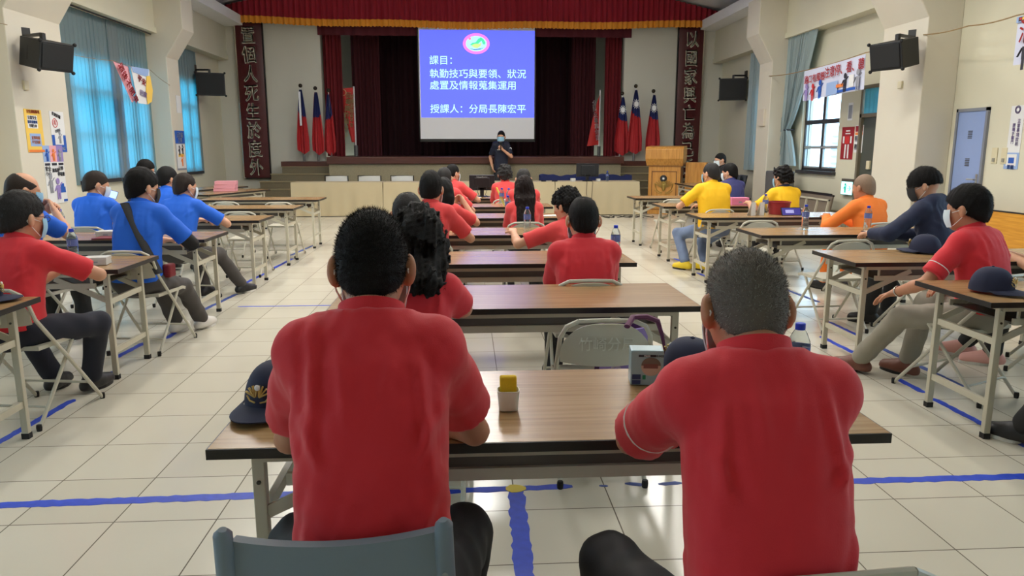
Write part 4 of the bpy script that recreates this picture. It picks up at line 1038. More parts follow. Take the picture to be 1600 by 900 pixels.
YEL = mat('yellow_polo_cloth', (246, 190, 10), .75, noise=.05, nscale=8, bump=.1, bscale=400); ORA = mat('orange_uniform_cloth', (242, 124, 40), .75, noise=.05, nscale=8)
BLK = mat('black_cloth', (26, 26, 28), .8, noise=.1); PBLK = mat('black_trouser_cloth', (28, 29, 32), .7, noise=.15, nscale=12, bump=.1); PGR = mat('charcoal_trouser_cloth', (74, 70, 68), .8, noise=.08); PKH = mat('grey_khaki_trouser_cloth', (146, 140, 126), .8, noise=.06)
JEAN = mat('blue_denim', (110, 126, 156), .85, noise=.15, nscale=20); PNV = mat('dark_navy_trouser_cloth', (24, 28, 44), .8)
SHOEB = mat('black_shoe_leather', (24, 24, 26), .5); SHOEW = mat('white_sneaker_leather', (214, 210, 204), .6); SHOEBR = mat('brown_shoe_leather', (112, 66, 50), .5, noise=.1); SHOEP = mat('pink_sneaker_mesh', (226, 170, 160), .7); SOLEW = mat('white_rubber_sole', (220, 218, 212), .6)
MASK = mat('pale_mask_fabric', (214, 226, 232), .8); MASKB = mat('blue_mask_fabric', (150, 196, 222), .8); MASKK = mat('black_mask_fabric', (40, 40, 42), .8); EYEM = mat('dark_eye', (22, 16, 14), .2); GLASSF = mat('dark_glasses_frame', (34, 32, 32), .35)
STRAPW = mat('white_ear_loop', (232, 230, 226), .7)

def hand(parts, wrist, dirv, palm_n, side, curl=.5, h=.0055, spread=1.0, forearm_from=None, r0=.027):
    """hand at wrist: five separate bent fingers; dirv = pointing direction, palm_n = direction the palm faces"""
    d = Vector(dirv).normalized(); n = Vector(palm_n); n = (n-d*n.dot(d)).normalized(); s = d.cross(n)*side   # s: towards the thumb
    w = Vector(wrist); pts = [w, w+d*.19+n*.09, w+d*.19-n*.03]
    lo = np.array([min(w[i], w[i]+d[i]*.2)-.1 for i in range(3)]); hi = np.array([max(w[i], w[i]+d[i]*.2)+.1 for i in range(3)])
    f = Field(lo, hi, h)
    if forearm_from is not None:
        a = Vector(forearm_from); q = (a-w).normalized(); f.cone(w+q*.07, w, r0*1.08, r0*.94, .01)
    for k in range(4):
        off = s*(.027-.018*k); f.cone(w+d*.004+off*.55, w+d*.082+off, .014, .0125, .014)
    lens = (.070, .078, .073, .058)
    for k in range(4):
        off = s*(.029-.0195*k)*spread; b = w+d*.082+off; a1 = curl*.9; a2 = curl*1.9; a3 = curl*2.5; L = lens[k]
        e1 = b+(d*math.cos(a1)+n*math.sin(a1))*L*.45; e2 = e1+(d*math.cos(a2)+n*math.sin(a2))*L*.33; e3 = e2+(d*math.cos(a3)+n*math.sin(a3))*L*.24
        f.cone(b, e1, .0092, .0086, .004); f.cone(e1, e2, .0086, .008, .003); f.cone(e2, e3, .008, .0068, .003)
    b = w+d*.028+s*.026; e1 = b+(d*.65+s*.62+n*.3).normalized()*.042; e2 = e1+(d*.85+s*.1+n*(.25+curl*.5)).normalized()*.030
    f.cone(w+d*.02+s*.012, b, .015, .0125, .012); f.cone(b, e1, .0118, .0102, .006); f.cone(e1, e2, .010, .008, .003)
    parts.append(f.mesh())

NP = [0]
def person(label, head, yaw=0.0, lean=12, stand=False, W=1.0, shirt=RED, trousers=PBLK, hair='short', hairm=HB, skin=SKIN, hyaw=0, hpitch=8, hroll=0,
           armL='desk', armR='desk', sleeve=.80, feet=None, shoes=SHOEB, sole=None, mask=None, glasses=False, vox=.0125, collar=True, hem=None, hh=.258, hf=.055, top=None, collar_trim=None, trim=None, hood=False, twist=0, knees_out=.0, hipz=None, tuft=7000, tlen=1.0, seat=.45, female=False, wr=.0055, group=None, headk=1.10):
    NP[0] += 1; seed = NP[0]; W *= .90
    ca, sa = math.cos(math.radians(lean)), math.sin(math.radians(lean))
    # head is (x, y, ztop) in the world
    ztop = head[2]; HH = hh
    if hipz is None: hipz = .94*ztop/1.76 if stand else seat+.085
    t = (ztop-HH-hipz)/ca; t = max(.30, t)
    fwd = t*sa+hf
    x0 = head[0]+math.sin(yaw)*fwd; y0 = head[1]-math.cos(yaw)*fwd
    root = thing('person', label, 'person', (x0, y0, 0), yaw, group)
    hip = Vector((0, 0, hipz)); up = Vector((0, sa, ca)); fw = Vector((0, ca, -sa))
    nb = hip+up*t                       # base of the neck
    mid = hip+up*t*.5-fw*.015
    sx = .150*W; shz = t-.058
    tw = math.radians(twist); rgt = Vector((math.cos(tw), math.sin(tw)*ca, -math.sin(tw)*sa))
    SH = {s: hip+up*shz+rgt*(s*sx)+fw*.0 for s in (-1, 1)}
    hc = nb+Vector((0, hf+.005, HH-.118*headk))                   # centre of the skull
    HR = Euler((math.radians(-hpitch), math.radians(hroll), math.radians(hyaw)), 'YXZ').to_matrix() if False else (Matrix.Rotation(math.radians(hyaw), 3, 'Z') @ Matrix.Rotation(math.radians(-hpitch), 3, 'X') @ Matrix.Rotation(math.radians(hroll), 3, 'Y'))
    def H(x, y, z): return hc+HR @ (Vector((x, y, z))*headk)
    # arms
    def arm(spec, s):
        S = SH[s]
        if spec == 'desk': wr_ = Vector((s*.03, .42+fwd*.35, .775)); pole = S+Vector((s*.26, .0, -.6))
        elif spec[0] == 'E': pass
        elif spec == 'lap': wr_ = Vector((s*.10, .27, hipz+.09)); pole = S+Vector((s*.5, -.2, -.4))
        elif spec == 'down': wr_ = S+Vector((s*.07, .03, -.53)); pole = S+Vector((s*.4, -.6, -.3))
        else:
            wr_ = Vector(spec[0]); pole = S+Vector(spec[1])
        if spec[0] == 'E' and not isinstance(spec, str): return S, Vector(spec[1]), Vector(spec[2]), None
        l = .322*(ztop/1.80 if stand else 1); e, wv = ik(S, wr_, l, l*.83, pole)
        return S, e, wv, (spec if not isinstance(spec, str) else None)
    A = {-1: arm(armL, -1), 1: arm(armR, 1)}
    # legs
    if feet is None: feet = ((-.13, .46), (.13, .46)) if not stand else ((-.12, .02), (.12, .02))
    LG = {}
    for s, ft in zip((-1, 1), feet):
        hj = hip+Vector((s*.092*W, 0, -.02)); an = Vector((ft[0], ft[1], .085 if len(ft) < 3 else ft[2]))
        l1 = .43 if not stand else (hipz-.085)*.505; kn, an = ik(hj, an, l1, l1*.98, hj+Vector((s*(.12+knees_out), 1.0, .6 if not stand else .0)))
        LG[s] = (hj, kn, an)
    # ---- body (skin): one continuous mesh
    pts = [hip, nb, hc]+[p for s in (-1, 1) for p in A[s][:3]]+[p for s in (-1, 1) for p in LG[s]]
    lo = [min(p[i] for p in pts)-.19 for i in range(3)]; hi = [max(p[i] for p in pts)+.19 for i in range(3)]; lo[2] = max(lo[2], -.02)
    bv = max(vox, .011)
    f = Field(lo, hi, bv)
    f.ell(hip, (.135*W, .095, .10), .04); f.ell(mid-fw*.012, (.125*W, .08, t*.32), .05); f.ell(hip+up*t*.70-fw*.01, (.13*W, .08, t*.22), .05)
    f.cone(SH[-1]-up*.0+rgt*.03, SH[1]-rgt*.03, .042, .042, .03)
    f.cone(nb-up*.05, hc-Vector((0, .02, .03)), .054 if not female else .046, .05 if not female else .043, .03)
    for s in (-1, 1):
        S, e, wv, _ = A[s]; f.cone(S, e, .043, .036, .02); f.cone(e, e.lerp(wv, .35), .037, .038, .012); f.cone(e.lerp(wv, .35), wv, .038, .026, .012)
        hj, kn, an = LG[s]; f.cone(hj, kn, .065, .05, .03); f.cone(kn, an, .048, .034, .02)
    parts = [f.mesh()]
    # head, finer grid
    hv = max(vox*.55, .0062)
    g = Field([hc.x-.16, hc.y-.18, hc.z-.22], [hc.x+.16, hc.y+.18, hc.z+.17], hv)
    R3 = [list(r) for r in HR]
    k_ = headk
    g.ell(H(0, -.008, .018), (.077*k_, .096*k_, .098*k_), .02, R3); g.ell(H(0, .030, -.045), (.060*k_, .066*k_, .072*k_), .04, R3); g.ell(H(0, .062, -.088), (.030*k_, .026*k_, .022*k_), .03, R3)
    g.ell(H(0, .074, .022), (.052, .018, .014), .02, R3)
    g.cone(H(0, .088, .012), H(0, .108, -.028), .009, .013, .012); g.ell(H(-.012, .100, -.030), (.009, .009, .007), .006, R3); g.ell(H(.012, .100, -.030), (.009, .009, .007), .006, R3)
    for s in (-1, 1):
        g.ell(H(s*.032, .096, .004), (.016, .014, .010), .012, R3, 's'); g.ell(H(s*.032, .079, .003), (.013, .012, .010), .004, R3)
        g.ell(H(s*.048, .066, -.022), (.022, .018, .018), .02, R3)
        er = HR @ Matrix.Rotation(s*.55, 3, 'Z'); er = [list(r) for r in er]
        g.ell(H(s*.083, -.012, -.010), (.014, .025, .037), .006, er); g.ell(H(s*.095, -.002, -.008), (.008, .013, .020), .006, er, 's')
    g.ell(H(0, .095, -.058), (.022, .010, .006), .005, R3); g.ell(H(0, .093, -.068), (.018, .010, .006), .005, R3); g.ell(H(0, .106, -.063), (.020, .006, .0016), .002, R3, 's')
    g.cone(nb+Vector((0, 0, .02)), hc-Vector((0, .02, .03)), .054 if not female else .046, .05 if not female else .043, .03)
    parts.append(g.mesh())
    for s in (-1, 1):
        S, e, wv, sp = A[s]; sp = sp if sp is None or sp[0] != 'E' else None; d = (wv-e).normalized(); curl = .45; pn = Vector((0, 0, -1)); dv = d
        if sp is not None and len(sp) > 2:
            dv = Vector(sp[2]); pn = Vector(sp[3]); curl = sp[4]
        elif (armL if s < 0 else armR) == 'down': pn = Vector((-s, 0, 0)); curl = .4
        elif (armL if s < 0 else armR) == 'desk' or (armL if s < 0 else armR)[0] == 'E': dv = Vector((-s*.8, .45, -.05)); curl = .5
        hand(parts, wv, dv, pn, -1 if s > 0 else 1, curl, .0055 if vox < .02 else .0075, forearm_from=e)
    np_mesh('body', parts, skin, root)
    for s in (-1, 1):
        MB().ball(tuple(H(s*.032, .0885, .003)), .0055, 8, 6).build('eye', EYEM, root, True)
    # ---- shirt
    slo = [min([p[i] for p in (hip, nb, *[q for s in (-1, 1) for q in A[s][:3]])])-.21 for i in range(3)]; shi = [max([p[i] for p in (hip, nb, *[q for s in (-1, 1) for q in A[s][:3]])])+.21 for i in range(3)]
    slo[2] = max(slo[2], hipz-.16)
    f = Field(slo, shi, vox)
    f.torso(hip, up, fw, rgt, t, W, [(-.2, .180, .142), (.0, .180, .140), (.2, .172, .130), (.45, .170, .122), (.7, .178, .118), (.86, .168, .104), (.97, .13, .08), (1.03, .085, .066)])
    if female: f.ell(hip+up*t*.66+fw*.07, (.12*W, .07, .08), .05)
    if hood: f.cone(nb-fw*.055-rgt*.06+up*.005, nb-fw*.055+rgt*.06+up*.005, .052, .052, .03)
    for s in (-1, 1):
        f.cone(nb-up*.030+rgt*(s*.03)-fw*.006, SH[s]+up*.006, .050, .054, .05)
        S, e, wv, _ = A[s]
        if sleeve <= 1: E_ = S.lerp(e, sleeve); f.cone(S, S.lerp(e, sleeve*.55), .060, .061, .04); f.cone(S.lerp(e, sleeve*.5), E_, .061, .066, .02)
        else: f.cone(S, e, .066, .058, .04); f.cone(e, e.lerp(wv, sleeve-1), .058, .046, .02)
    if wr:
        f.disp(wr*.22, 15, seed, (1.0, .7, .5), True); f.disp(wr*.16, 40, seed+50, (1, .7, .6), True)
        # creases: raised narrow folds between two points of the back (x, height along the spine)
        x, y, z = f.P((slice(None),)*3); rr = np.random.RandomState(seed+7)
        ww = ((y-hip.y)*up.y+(z-hip.z)*up.z)/t; xx = x*rgt.x+y*rgt.y*0+0*z
        for (x1, w1, x2, w2, kc) in ((.105, .97, .135, .40, 1), (-.105, .97, -.13, .35, 1), (.045, .93, .02, .62, .7), (-.05, .93, -.03, .6, .7), (.15, .72, .07, .48, .9), (-.15, .70, -.08, .45, .9), (.15, .42, .03, -.05, 1.1), (.10, .34, -.05, -.10, .8), (-.13, .34, -.03, -.10, 1.1), (.06, .22, .01, -.14, .9), (-.07, .2, -.0, -.14, .9), (.14, .22, .09, -.1, .4), (-.14, .2, -.10, -.1, .4)):
            x1, x2 = (q*W*1.05+rr.randn()*.008 for q in (x1, x2)); w1 += rr.randn()*.04; w2 += rr.randn()*.04
            ax_, az_ = x2-x1, (w2-w1)*t; L2 = ax_*ax_+az_*az_+1e-9
            tt = np.clip(((xx-x1)*ax_+((ww-w1)*t)*az_)/L2, 0, 1)
            dd = np.sqrt((xx-x1-tt*ax_)**2+((ww-w1)*t-tt*az_)**2)
            f.F = f.F-(wr*.95*kc*np.sin(np.clip(tt*1.15+.1, 0, 1)*PI)*(np.exp(-(dd/.0115)**2)-.45*np.exp(-((dd-.02)/.012)**2))).astype(np.float32)
    for s in (-1, 1):
        S, e, wv, _ = A[s]
        if sleeve <= 1:
            E_ = S.lerp(e, sleeve); q = (e-S).normalized(); sl = f.sl(np.array(E_)-.1, np.array(E_)+.1, .02)
            if sl:
                x, y, z = f.P(sl); d = (x-E_[0])*q[0]+(y-E_[1])*q[1]+(z-E_[2])*q[2]; rad = np.sqrt((x-E_[0])**2+(y-E_[1])**2+(z-E_[2])**2)
                f.F[sl] = np.where(rad < .105, np.maximum(f.F[sl], d), f.F[sl])
        else:
            E_ = e.lerp(wv, min(.93, sleeve-1)); q = (wv-e).normalized(); sl = f.sl(np.array(E_)-.08, np.array(E_)+.08, .02)
            if sl:
                x, y, z = f.P(sl); d = (x-E_[0])*q[0]+(y-E_[1])*q[1]+(z-E_[2])*q[2]; rad = np.sqrt((x-E_[0])**2+(y-E_[1])**2+(z-E_[2])**2)
                f.F[sl] = np.where(rad < .075, np.maximum(f.F[sl], d), f.F[sl])
    hem_ = hem if hem else hipz+(.0 if not stand else -.06)
    f.cut((0, 0, hem_), (0, 0, -1))
    sh = np_mesh('shirt', [f.mesh()], shirt, root)
    if collar:
        cb = nb+Vector((0, .010, -.006)); ax = (up*.86+Vector((0, .5, 0))).normalized() if False else up
        r_ = .071 if not female else .063
        def cf(u, v):
            a = -PI*.5+(u-.5)*2*PI*.90; 
            rr_ = r_+.024*(1-v)**1.5; return tuple(cb+rgt*(rr_*math.cos(a)*1.0)+fw*(rr_*math.sin(a)*1.08+.008)+up*(-.032+(.074-.016*math.sin(a))*v+.018*(math.sin(a) < -2)))
        MB().grid(cf, 28, 4, .006).build('collar', collar_trim or shirt, sh, True)
    # ---- trousers
    tl = [hip]+[p for s in (-1, 1) for p in LG[s]]
    f = Field([min(p[i] for p in tl)-.17 if i < 2 else 0.03 for i in range(3)], [max(p[i] for p in tl)+(.17 if i < 2 else .32) for i in range(3)], max(vox, .011))
    f.ell(hip+Vector((0, -.01, -.01)), (.165*W, .12, .105), .04)
    for s in (-1, 1):
        hj, kn, an = LG[s]; f.cone(hj, kn, .092, .070, .05); f.cone(kn, an+(kn-an).normalized()*.035, .068, .060, .03)
    f.cone(hip, hip+up*max(.04, hem_+.05-hipz), .128, .122, .04, sq=(1.28*W, .96, 1))
    f.disp(.004, 26, seed+9)
    f.cut((0, 0, hem_+.045), (0, 0, 1))
    np_mesh('trousers', [f.mesh()], trousers, root)
    # ---- shoes
    for s, ft in zip((-1, 1), feet):
        hj, kn, an = LG[s]; d = Vector((an.x-hj.x, max(.2, an.y-hj.y if not stand else .3), 0)); d.normalize(); d = (d+Vector((s*.12, .6, 0))).normalized()
        z0 = an.z-.085; an = Vector((an.x, an.y, 0)); q = Vector((-d.y, d.x, 0))
        f = Field([an.x-.28, an.y-.28, z0-.02], [an.x+.28, an.y+.28, z0+.16], .011)
        Z = lambda k, zz, o=0: (an.x+d.x*k+q.x*o, an.y+d.y*k+q.y*o, z0+zz)
        f.cone(Z(-.05, .045), Z(.05, .045), .042, .044, .02); f.cone(Z(.04, .04), Z(.15, .034), .046, .042, .03); f.cone(Z(-.02, .06), Z(-.01, .105), .042, .040, .03); f.cone(Z(.02, .075), Z(.10, .045), .038, .035, .03)
        f.cut((0, 0, z0+.018), (0, 0, -1)); f.cut((0, 0, z0+.112), (0, 0, 1))
        so = np_mesh('shoe', [f.mesh()], shoes, root)
        b = MB(); n = 22; poly = []
        for k in range(n):
            a = 2*PI*k/n; l = .048+.1 if math.cos(a) > 0 else .048+.042; kk = math.cos(a)*(.145 if math.cos(a) > 0 else .045)+.045; oo = math.sin(a)*(.046-.006*(math.cos(a) < 0)); poly.append(Z(kk, 0, oo))
        vs = [(p[0], p[1], z0+.001) for p in poly]+[(p[0], p[1], z0+.022) for p in poly]
        b.add(vs, [tuple(range(n))[::-1], tuple(range(n, 2*n))]+[(k, (k+1) % n, (k+1) % n+n, k+n) for k in range(n)]); b.build('sole', sole or SHOEB, so)
    # ---- hair
    if hair:
        hvx = hv
        drop = {'long': .50, 'curlylong': .30, 'bob': .16}.get(hair, 0)
        g = Field([hc.x-.17, hc.y-.20-drop*.6, hc.z-.17-drop], [hc.x+.17, hc.y+.18, hc.z+.19], hvx)
        th = {'short': .013, 'crop': .007, 'shaved': .004, 'bald': .0035, 'thin': .009, 'bowl': .026, 'bob': .022, 'long': .022, 'curly': .032, 'curlylong': .034, 'full': .026}[hair]
        g.ell(H(0, -.011, .022), (.077*k_+th*(.5 if hair in ('long', 'bob', 'curlylong', 'curly', 'bowl') else .25)+.002, .096*k_+th*.9, .098*k_+th*.95), .02, R3)
        if hair not in ('long', 'bob', 'curlylong'):
            g.ell(H(0, -.046, -.040), (.062*k_+th*.3, .057*k_+th*.2, .068*k_), .03, R3)
        n_face = HR @ Vector((0, .66, -.75)); c0 = H(0, .084, .050)
        if hair in ('long', 'bob', 'curlylong'):
            dn = {'long': .36, 'bob': .10, 'curlylong': .05}[hair]; bw_ = {'long': .062, 'bob': .066, 'curlylong': .075}[hair]
            for s in (-1, 0, 1):
                g.cone(H(s*.045, -.06, .0), H(s*.050, -.065, -.06), bw_*.85, bw_*.8, .03)
                e = H(s*.050, -.065, -.06)
                if hair == 'bob': g.cone(e, e+Vector((s*.012, -.02, -dn)), bw_*.8, bw_*.66, .03)
                else:
                    m_ = nb+up*.01-fw*.085+rgt*(s*.052); q_ = nb-up*(dn-.02)-fw*.155+rgt*(s*(.056 if hair == 'long' else .066))
                    g.cone(e, m_, bw_*.8, bw_*.72, .03); g.cone(m_, q_, bw_*.72, bw_*(.50 if hair == 'long' else .62), .03)
            n_face = HR @ Vector((0, 1, -.25)); c0 = H(0, .045, .0)
            x, y, z = g.P((slice(None),)*3)
            d1 = (x-c0[0])*n_face[0]+(y-c0[1])*n_face[1]+(z-c0[2])*n_face[2]
            n2 = HR @ Vector((0, .55, -.83)); c2 = H(0, .088, .055); d2 = (x-c2[0])*n2[0]+(y-c2[1])*n2[1]+(z-c2[2])*n2[2]
            g.F = np.maximum(g.F, np.minimum(np.maximum(d1, -1), 9)*0+np.where(z > H(0, 0, -.02)[2], d2, d1)).astype(np.float32)
        elif hair == 'bowl':
            n2 = HR @ Vector((0, .10, -1)); g.cut(H(0, 0, .000), n2)
        else:
            nn = HR @ Vector((0, .60, -.80)); g.cut(H(0, .088, .055), nn); g.cut(H(0, -.06, -.098), HR @ Vector((0, .25, -1)))
        if hair in ('bald',): g.ell(H(0, .03, .085), (.076, .105, .055), .01, R3, 's')
        if hair == 'thin': g.ell(H(0, -.035, .135), (.040, .040, .032), .01, R3, 's')
        for s in (-1, 1):
            if hair not in ('long', 'bob', 'curlylong', 'bowl'): g.ell(H(s*.088, .004, -.020), (.026, .027, .042), .008, R3, 's')
        if hair in ('curly', 'curlylong'): g.disp(.011, 60, seed+3); g.disp(.005, 130, seed+4)
        elif hair == 'long': g.disp(.004, 70, seed+3, (1.5, 1.5, .25))
        elif hair in ('full', 'short', 'bowl', 'bob', 'thin', 'crop'): g.disp(.002 if hair in ('full', 'bowl', 'bob') else .0012, 70, seed+3, (1.3, 1.3, .5))
        ho = np_mesh('hair', [g.mesh()], hairm, root)
        if tuft and vox <= .0125 and hair not in ('bald', 'shaved'):
            me = ho.data; co = np.empty(len(me.vertices)*3, np.float32); me.vertices.foreach_get('co', co); co = co.reshape(-1, 3); no = np.empty(len(me.vertices)*3, np.float32); me.vertices.foreach_get('normal', no); no = no.reshape(-1, 3)
            rr = np.random.RandomState(seed); sel = rr.randint(0, len(co), tuft); V = []; Q = []
            hcn = np.array(hc)
            vs = []; fs = []; fig_near = vox < .009
            for i in sel:
                p = co[i]+rr.randn(3)*.002; n_ = no[i]; dr = n_*.55+rr.randn(3)*.22; low = np.clip((hcn[2]+.06-p[2])/.14, 0, 1); dr = dr*(1-.45*low)+np.array((0, -.0, -.85))*low+np.array((0, .15, .28))*(1-low); 
                if not fig_near:
                    fl = np.array((0, -.35, -1.0)) if p[2] < hcn[2]+.085 else np.array((rr.randn()*.4, -.8, -.3)); fl = fl-n_*float(fl@n_); fl /= np.linalg.norm(fl)+1e-6
                    dr = fl+n_*(.28+.12*rr.rand())+rr.randn(3)*(.16 if hair not in ('curly', 'curlylong') else .5)
                dr /= np.linalg.norm(dr)+1e-6
                L_ = (.005+.006*rr.rand())*(1-.45*low)*tlen*(1 if fig_near else {'long': 4.0, 'bob': 2.6, 'curlylong': 2.4, 'curly': 1.6, 'full': 1.9, 'bowl': 2.2}.get(hair, 1.2)); sd = np.cross(dr, rr.randn(3)); sd /= np.linalg.norm(sd)+1e-6; sd *= .00045*max(1, vox/.008)
                b0 = p-n_*.002; k = len(vs); vs += [tuple(b0-sd), tuple(b0+sd), tuple(b0+dr*L_)]; fs.append((k, k+1, k+2))
            hm2 = [hairm, mat('dark_brown_strand', (26, 21, 19), .6, spec=.15)] if hairm is not HG else [HG, HS, mat('white_hair_strand', (176, 172, 166), .5)]
            b = MB(); b.v = vs; b.f = fs; b.mi = [rr.randint(0, len(hm2)) for _ in fs]
            st_ = b.build('hair_strands', hm2, ho); st_['kind'] = 'stuff'
    # ---- mask and glasses
    if mask is not None:
        def mf(u, v):
            a = (u-.5)*2*1.18; z = -.105+.105*v; bul = .012*math.sin(v*PI); r1 = .072+.004+bul*.5; r2 = .100+.004+bul
            return tuple(H(r1*math.sin(a), .018+(r2-.012)*math.cos(a)*(1-.12*(1-v)), z*.92+.004))
        mo = MB().grid(mf, 18, 8, .003).build('face_mask', mask, root, True)
        for s in (-1, 1):
            for z in (-.012, -.085):
                MB().tube([H(s*.070, .045, z), H(s*.083, .005, z*.7+.004), H(s*.088, -.024, -.012+(z+.045)*.45), H(s*.082, -.034, -.014)], .0022, 5).build('ear_loop', STRAPW, mo)
    if glasses:
        go = MB()
        for s in (-1, 1):
            go.tube([H(s*.033+.022*math.cos(k*PI/6), .108, .004+.016*math.sin(k*PI/6)) for k in range(12)], .0018, 5, closed=True); go.tube([H(s*.055, .106, .010), H(s*.080, .05, .012), H(s*.086, -.02, .008)], .0018, 5)
        go.tube([H(-.011, .109, .006), H(.011, .109, .006)], .0018, 5); go.build('glasses', GLASSF, root, True)
    info = dict(root=root, hip=hip, nb=nb, up=up, fw=fw, SH=SH, A=A, LG=LG, H=H, rgt=rgt, t=t, hipz=hipz, W=W, shirt=sh)
    return info
def headpos(px, py, y):
    """world point that the photograph shows at (px, py) when it lies at depth y"""
    a = (px-800)/FPX; b = (450-py)/FPX
    fwv = Vector((math.sin(YAW)*math.cos(PITCH), math.cos(YAW)*math.cos(PITCH), -math.sin(PITCH))); rt = Vector((math.cos(YAW), -math.sin(YAW), 0)); upv = Vector((math.sin(YAW)*math.sin(PITCH), math.cos(YAW)*math.sin(PITCH), math.cos(PITCH)))
    r = fwv+rt*a+upv*b; k = y/r.y
    return (r.x*k, y, EYE+r.z*k)
# ---- the people, nearest first
fig1 = person('person in red polo with short black hair, nearest on the left, back turned', headpos(579, 338, 1.62), .05, 17, W=.98, hair='short', skin=SKIN2, hpitch=16, vox=.008, tuft=20000, tlen=1.1, wr=.010, headk=.95, hh=.222, hf=.08,
    armL=('E', (-.232, .425, .775), (-.06, .60, .78)), armR=('E', (.232, .425, .775), (.06, .60, .78)), feet=((-.20, .34), (.16, .34)), knees_out=.2, mask=MASK, sleeve=.66, hem=.70)
fig2 = person('grey-haired man in red polo, nearest on the right, back turned', headpos(1170, 396, 1.46), -.06, 17, W=.96, hair='crop', hairm=HG, skin=SKIN2, hpitch=18, vox=.008, tuft=20000, tlen=.8, wr=.007, headk=.97, hh=.205, hf=.09,
    armL=('E', (-.195, .44, .80), (-.03, .62, .79)), armR=('E', (.18, .44, .80), (.03, .62, .79)), feet=((-.24, .30), (.20, .32)), knees_out=.25, mask=MASK, seat=.45)
# middle column
person('woman in red polo with shoulder-length curly black hair at the second middle table', headpos(652, 332, 3.08), -.05, 13, W=.88, hair='curlylong', female=True, vox=.011, mask=MASK, armL='desk', armR=('E', (.185, .20, .81), (.03, .42, .785)), hyaw=4)
person('balding man in red polo at the third middle table, right seat', headpos(912, 309, 4.30), .0, 14, W=1.08, hair='thin', vox=.011, mask=MASKB, armL='desk', armR='desk', hpitch=10)
person('man with thinning hair at the third middle table, half hidden by curly hair', headpos(636, 302, 4.45), 0, 12, W=1.0, hair='thin', hairm=HS, vox=.0125, mask=MASKB)
person('upright man in red polo with slicked dark hair, fourth middle table', headpos(673, 271, 6.15), -.12, 6, W=.98, hair='full', vox=.0125, shirt=RED_LIT, mask=MASK, armR=((.20, .42, .775), (.5, 0, -.5)))
person('man in red polo stretching one arm to a bottle, fourth middle table', headpos(886, 298, 6.02), .30, 16, W=1.0, hair='curly', vox=.0125, shirt=RED_LIT, armL=((-.36, .44, .79), (-.6, .1, -.25)), hyaw=25, hpitch=14)
person('woman with a short bob holding her hands up, fifth middle table', headpos(693, 280, 7.62), -.05, 14, W=.86, hair='bob', female=True, vox=.0135, shirt=RED_LIT, armR=((.20, .40, .92), (.5, .1, -.5), (-.5, .4, .5), (-.6, -.4, 0), .8), armL=((.08, .42, .92), (-.4, .1, -.5), (.5, .4, .5), (.6, -.4, 0), .8))
person('woman in red with very long straight dark hair at the fifth middle table', headpos(819, 277, 7.55), 0, 12, W=.92, hair='long', hairm=mat('dark_brown_long_hair', (26, 15, 14), .6, bump=.4, bscale=120, spec=.15), female=True, vox=.0135, shirt=RED_LIT)
person('man in red polo with receding cropped hair, sixth middle table', headpos(694, 262, 9.25), -.05, 12, W=1.0, hair='thin', hairm=HS, vox=.015, shirt=RED_LIT, mask=MASK, armR=((.22, .42, .80), (.5, .1, -.5)))
person('man with greying hair at the sixth middle table, behind very long hair', headpos(818, 264, 9.2), 0, 10, W=.98, hair='thin', hairm=HS, vox=.015, shirt=RED_LIT)
person('close-cropped man in red polo in the front row, left of the monitor', headpos(707, 257, 10.85), -.25, 10, W=1.0, hair='crop', vox=.015, shirt=RED_LIT, mask=MASK, hyaw=-30, armR=((.26, .40, .785), (.5, .1, -.4)))
person('woman in red with a bushy dark bob, right of the front monitor', headpos(789, 259, 10.9), 0, 12, W=.96, hair='curly', hairm=HS, female=True, vox=.015, shirt=RED_LIT)
# left column
person('man in red polo with bushy grey-black hair, second left table', headpos(29, 304, 4.22), -.12, 14, W=.98, hair='full', hairm=HS, vox=.011, mask=MASKB, glasses=True, hyaw=-18, armR=((.10, .48, .785), (.5, .1, -.22)), feet=((-.18, .52), (.06, .52)), trousers=PNV, knees_out=.6)
person('bald-topped man in blue polo with clasped hands, third left table', headpos(32, 270, 5.62), -.18, 8, W=1.0, shirt=BLUE, hair='bald', hairm=HC, skin=SKIN, vox=.0125, mask=MASKB, hyaw=-35, hpitch=12, armR=((.0, .42, 1.02), (.35, .3, -.6), (-.5, .3, .6), (-.7, -.2, 0), .9), armL=((-.10, .44, 1.0), (-.3, .3, -.6), (.5, .3, .6), (.7, -.2, 0), .9), trousers=PBLK, sleeve=.7)
fig3 = person('man in blue polo with a black strap across his back, third left table', headpos(220, 266, 5.68), -.10, 13, W=1.06, shirt=BLUE, hair='full', vox=.011, trousers=PGR, shoes=SHOEW, sole=SOLEW, mask=MASKK, hyaw=-28, armR=((.17, .44, .785), (.5, -.05, -.45)), feet=((-.02, .54), (.13, .68)))
person('man in blue polo looking at his phone, fourth left table', headpos(148, 268, 7.35), -.05, 10, W=1.0, shirt=BLUE, hair='crop', hairm=HC, vox=.0125, mask=MASK, hyaw=-45, hpitch=14, armR=((.22, .40, .98), (.4, .1, -.6), (0, .5, .8), (-.6, -.5, 0), .7), trousers=PBLK)
fig4 = person('man in blue polo with a pale watch leaning on the fourth left table', headpos(287, 271, 7.42), -.15, 22, W=1.08, shirt=BLUE, hair='crop', hairm=HC, vox=.0125, mask=MASK, trousers=PGR, shoes=SHOEB, sole=SOLEW, hyaw=-25, armR=((.20, .50, .80), (.55, .05, -.35)), feet=((.05, .40), (.34, .60)))
person('mostly hidden man in blue polo at the fifth left table', headpos(260, 263, 9.0), -.05, 14, W=1.0, shirt=BLUE, hair='full', vox=.015, mask=MASK, hyaw=-30)
person('person in a dark navy top with head bent, sixth left table', headpos(226, 250, 10.6), -.25, 16, W=1.0, shirt=NAVY, hair='short', vox=.015, hyaw=-40, hpitch=24, glasses=True, mask=MASK, sleeve=1.9)
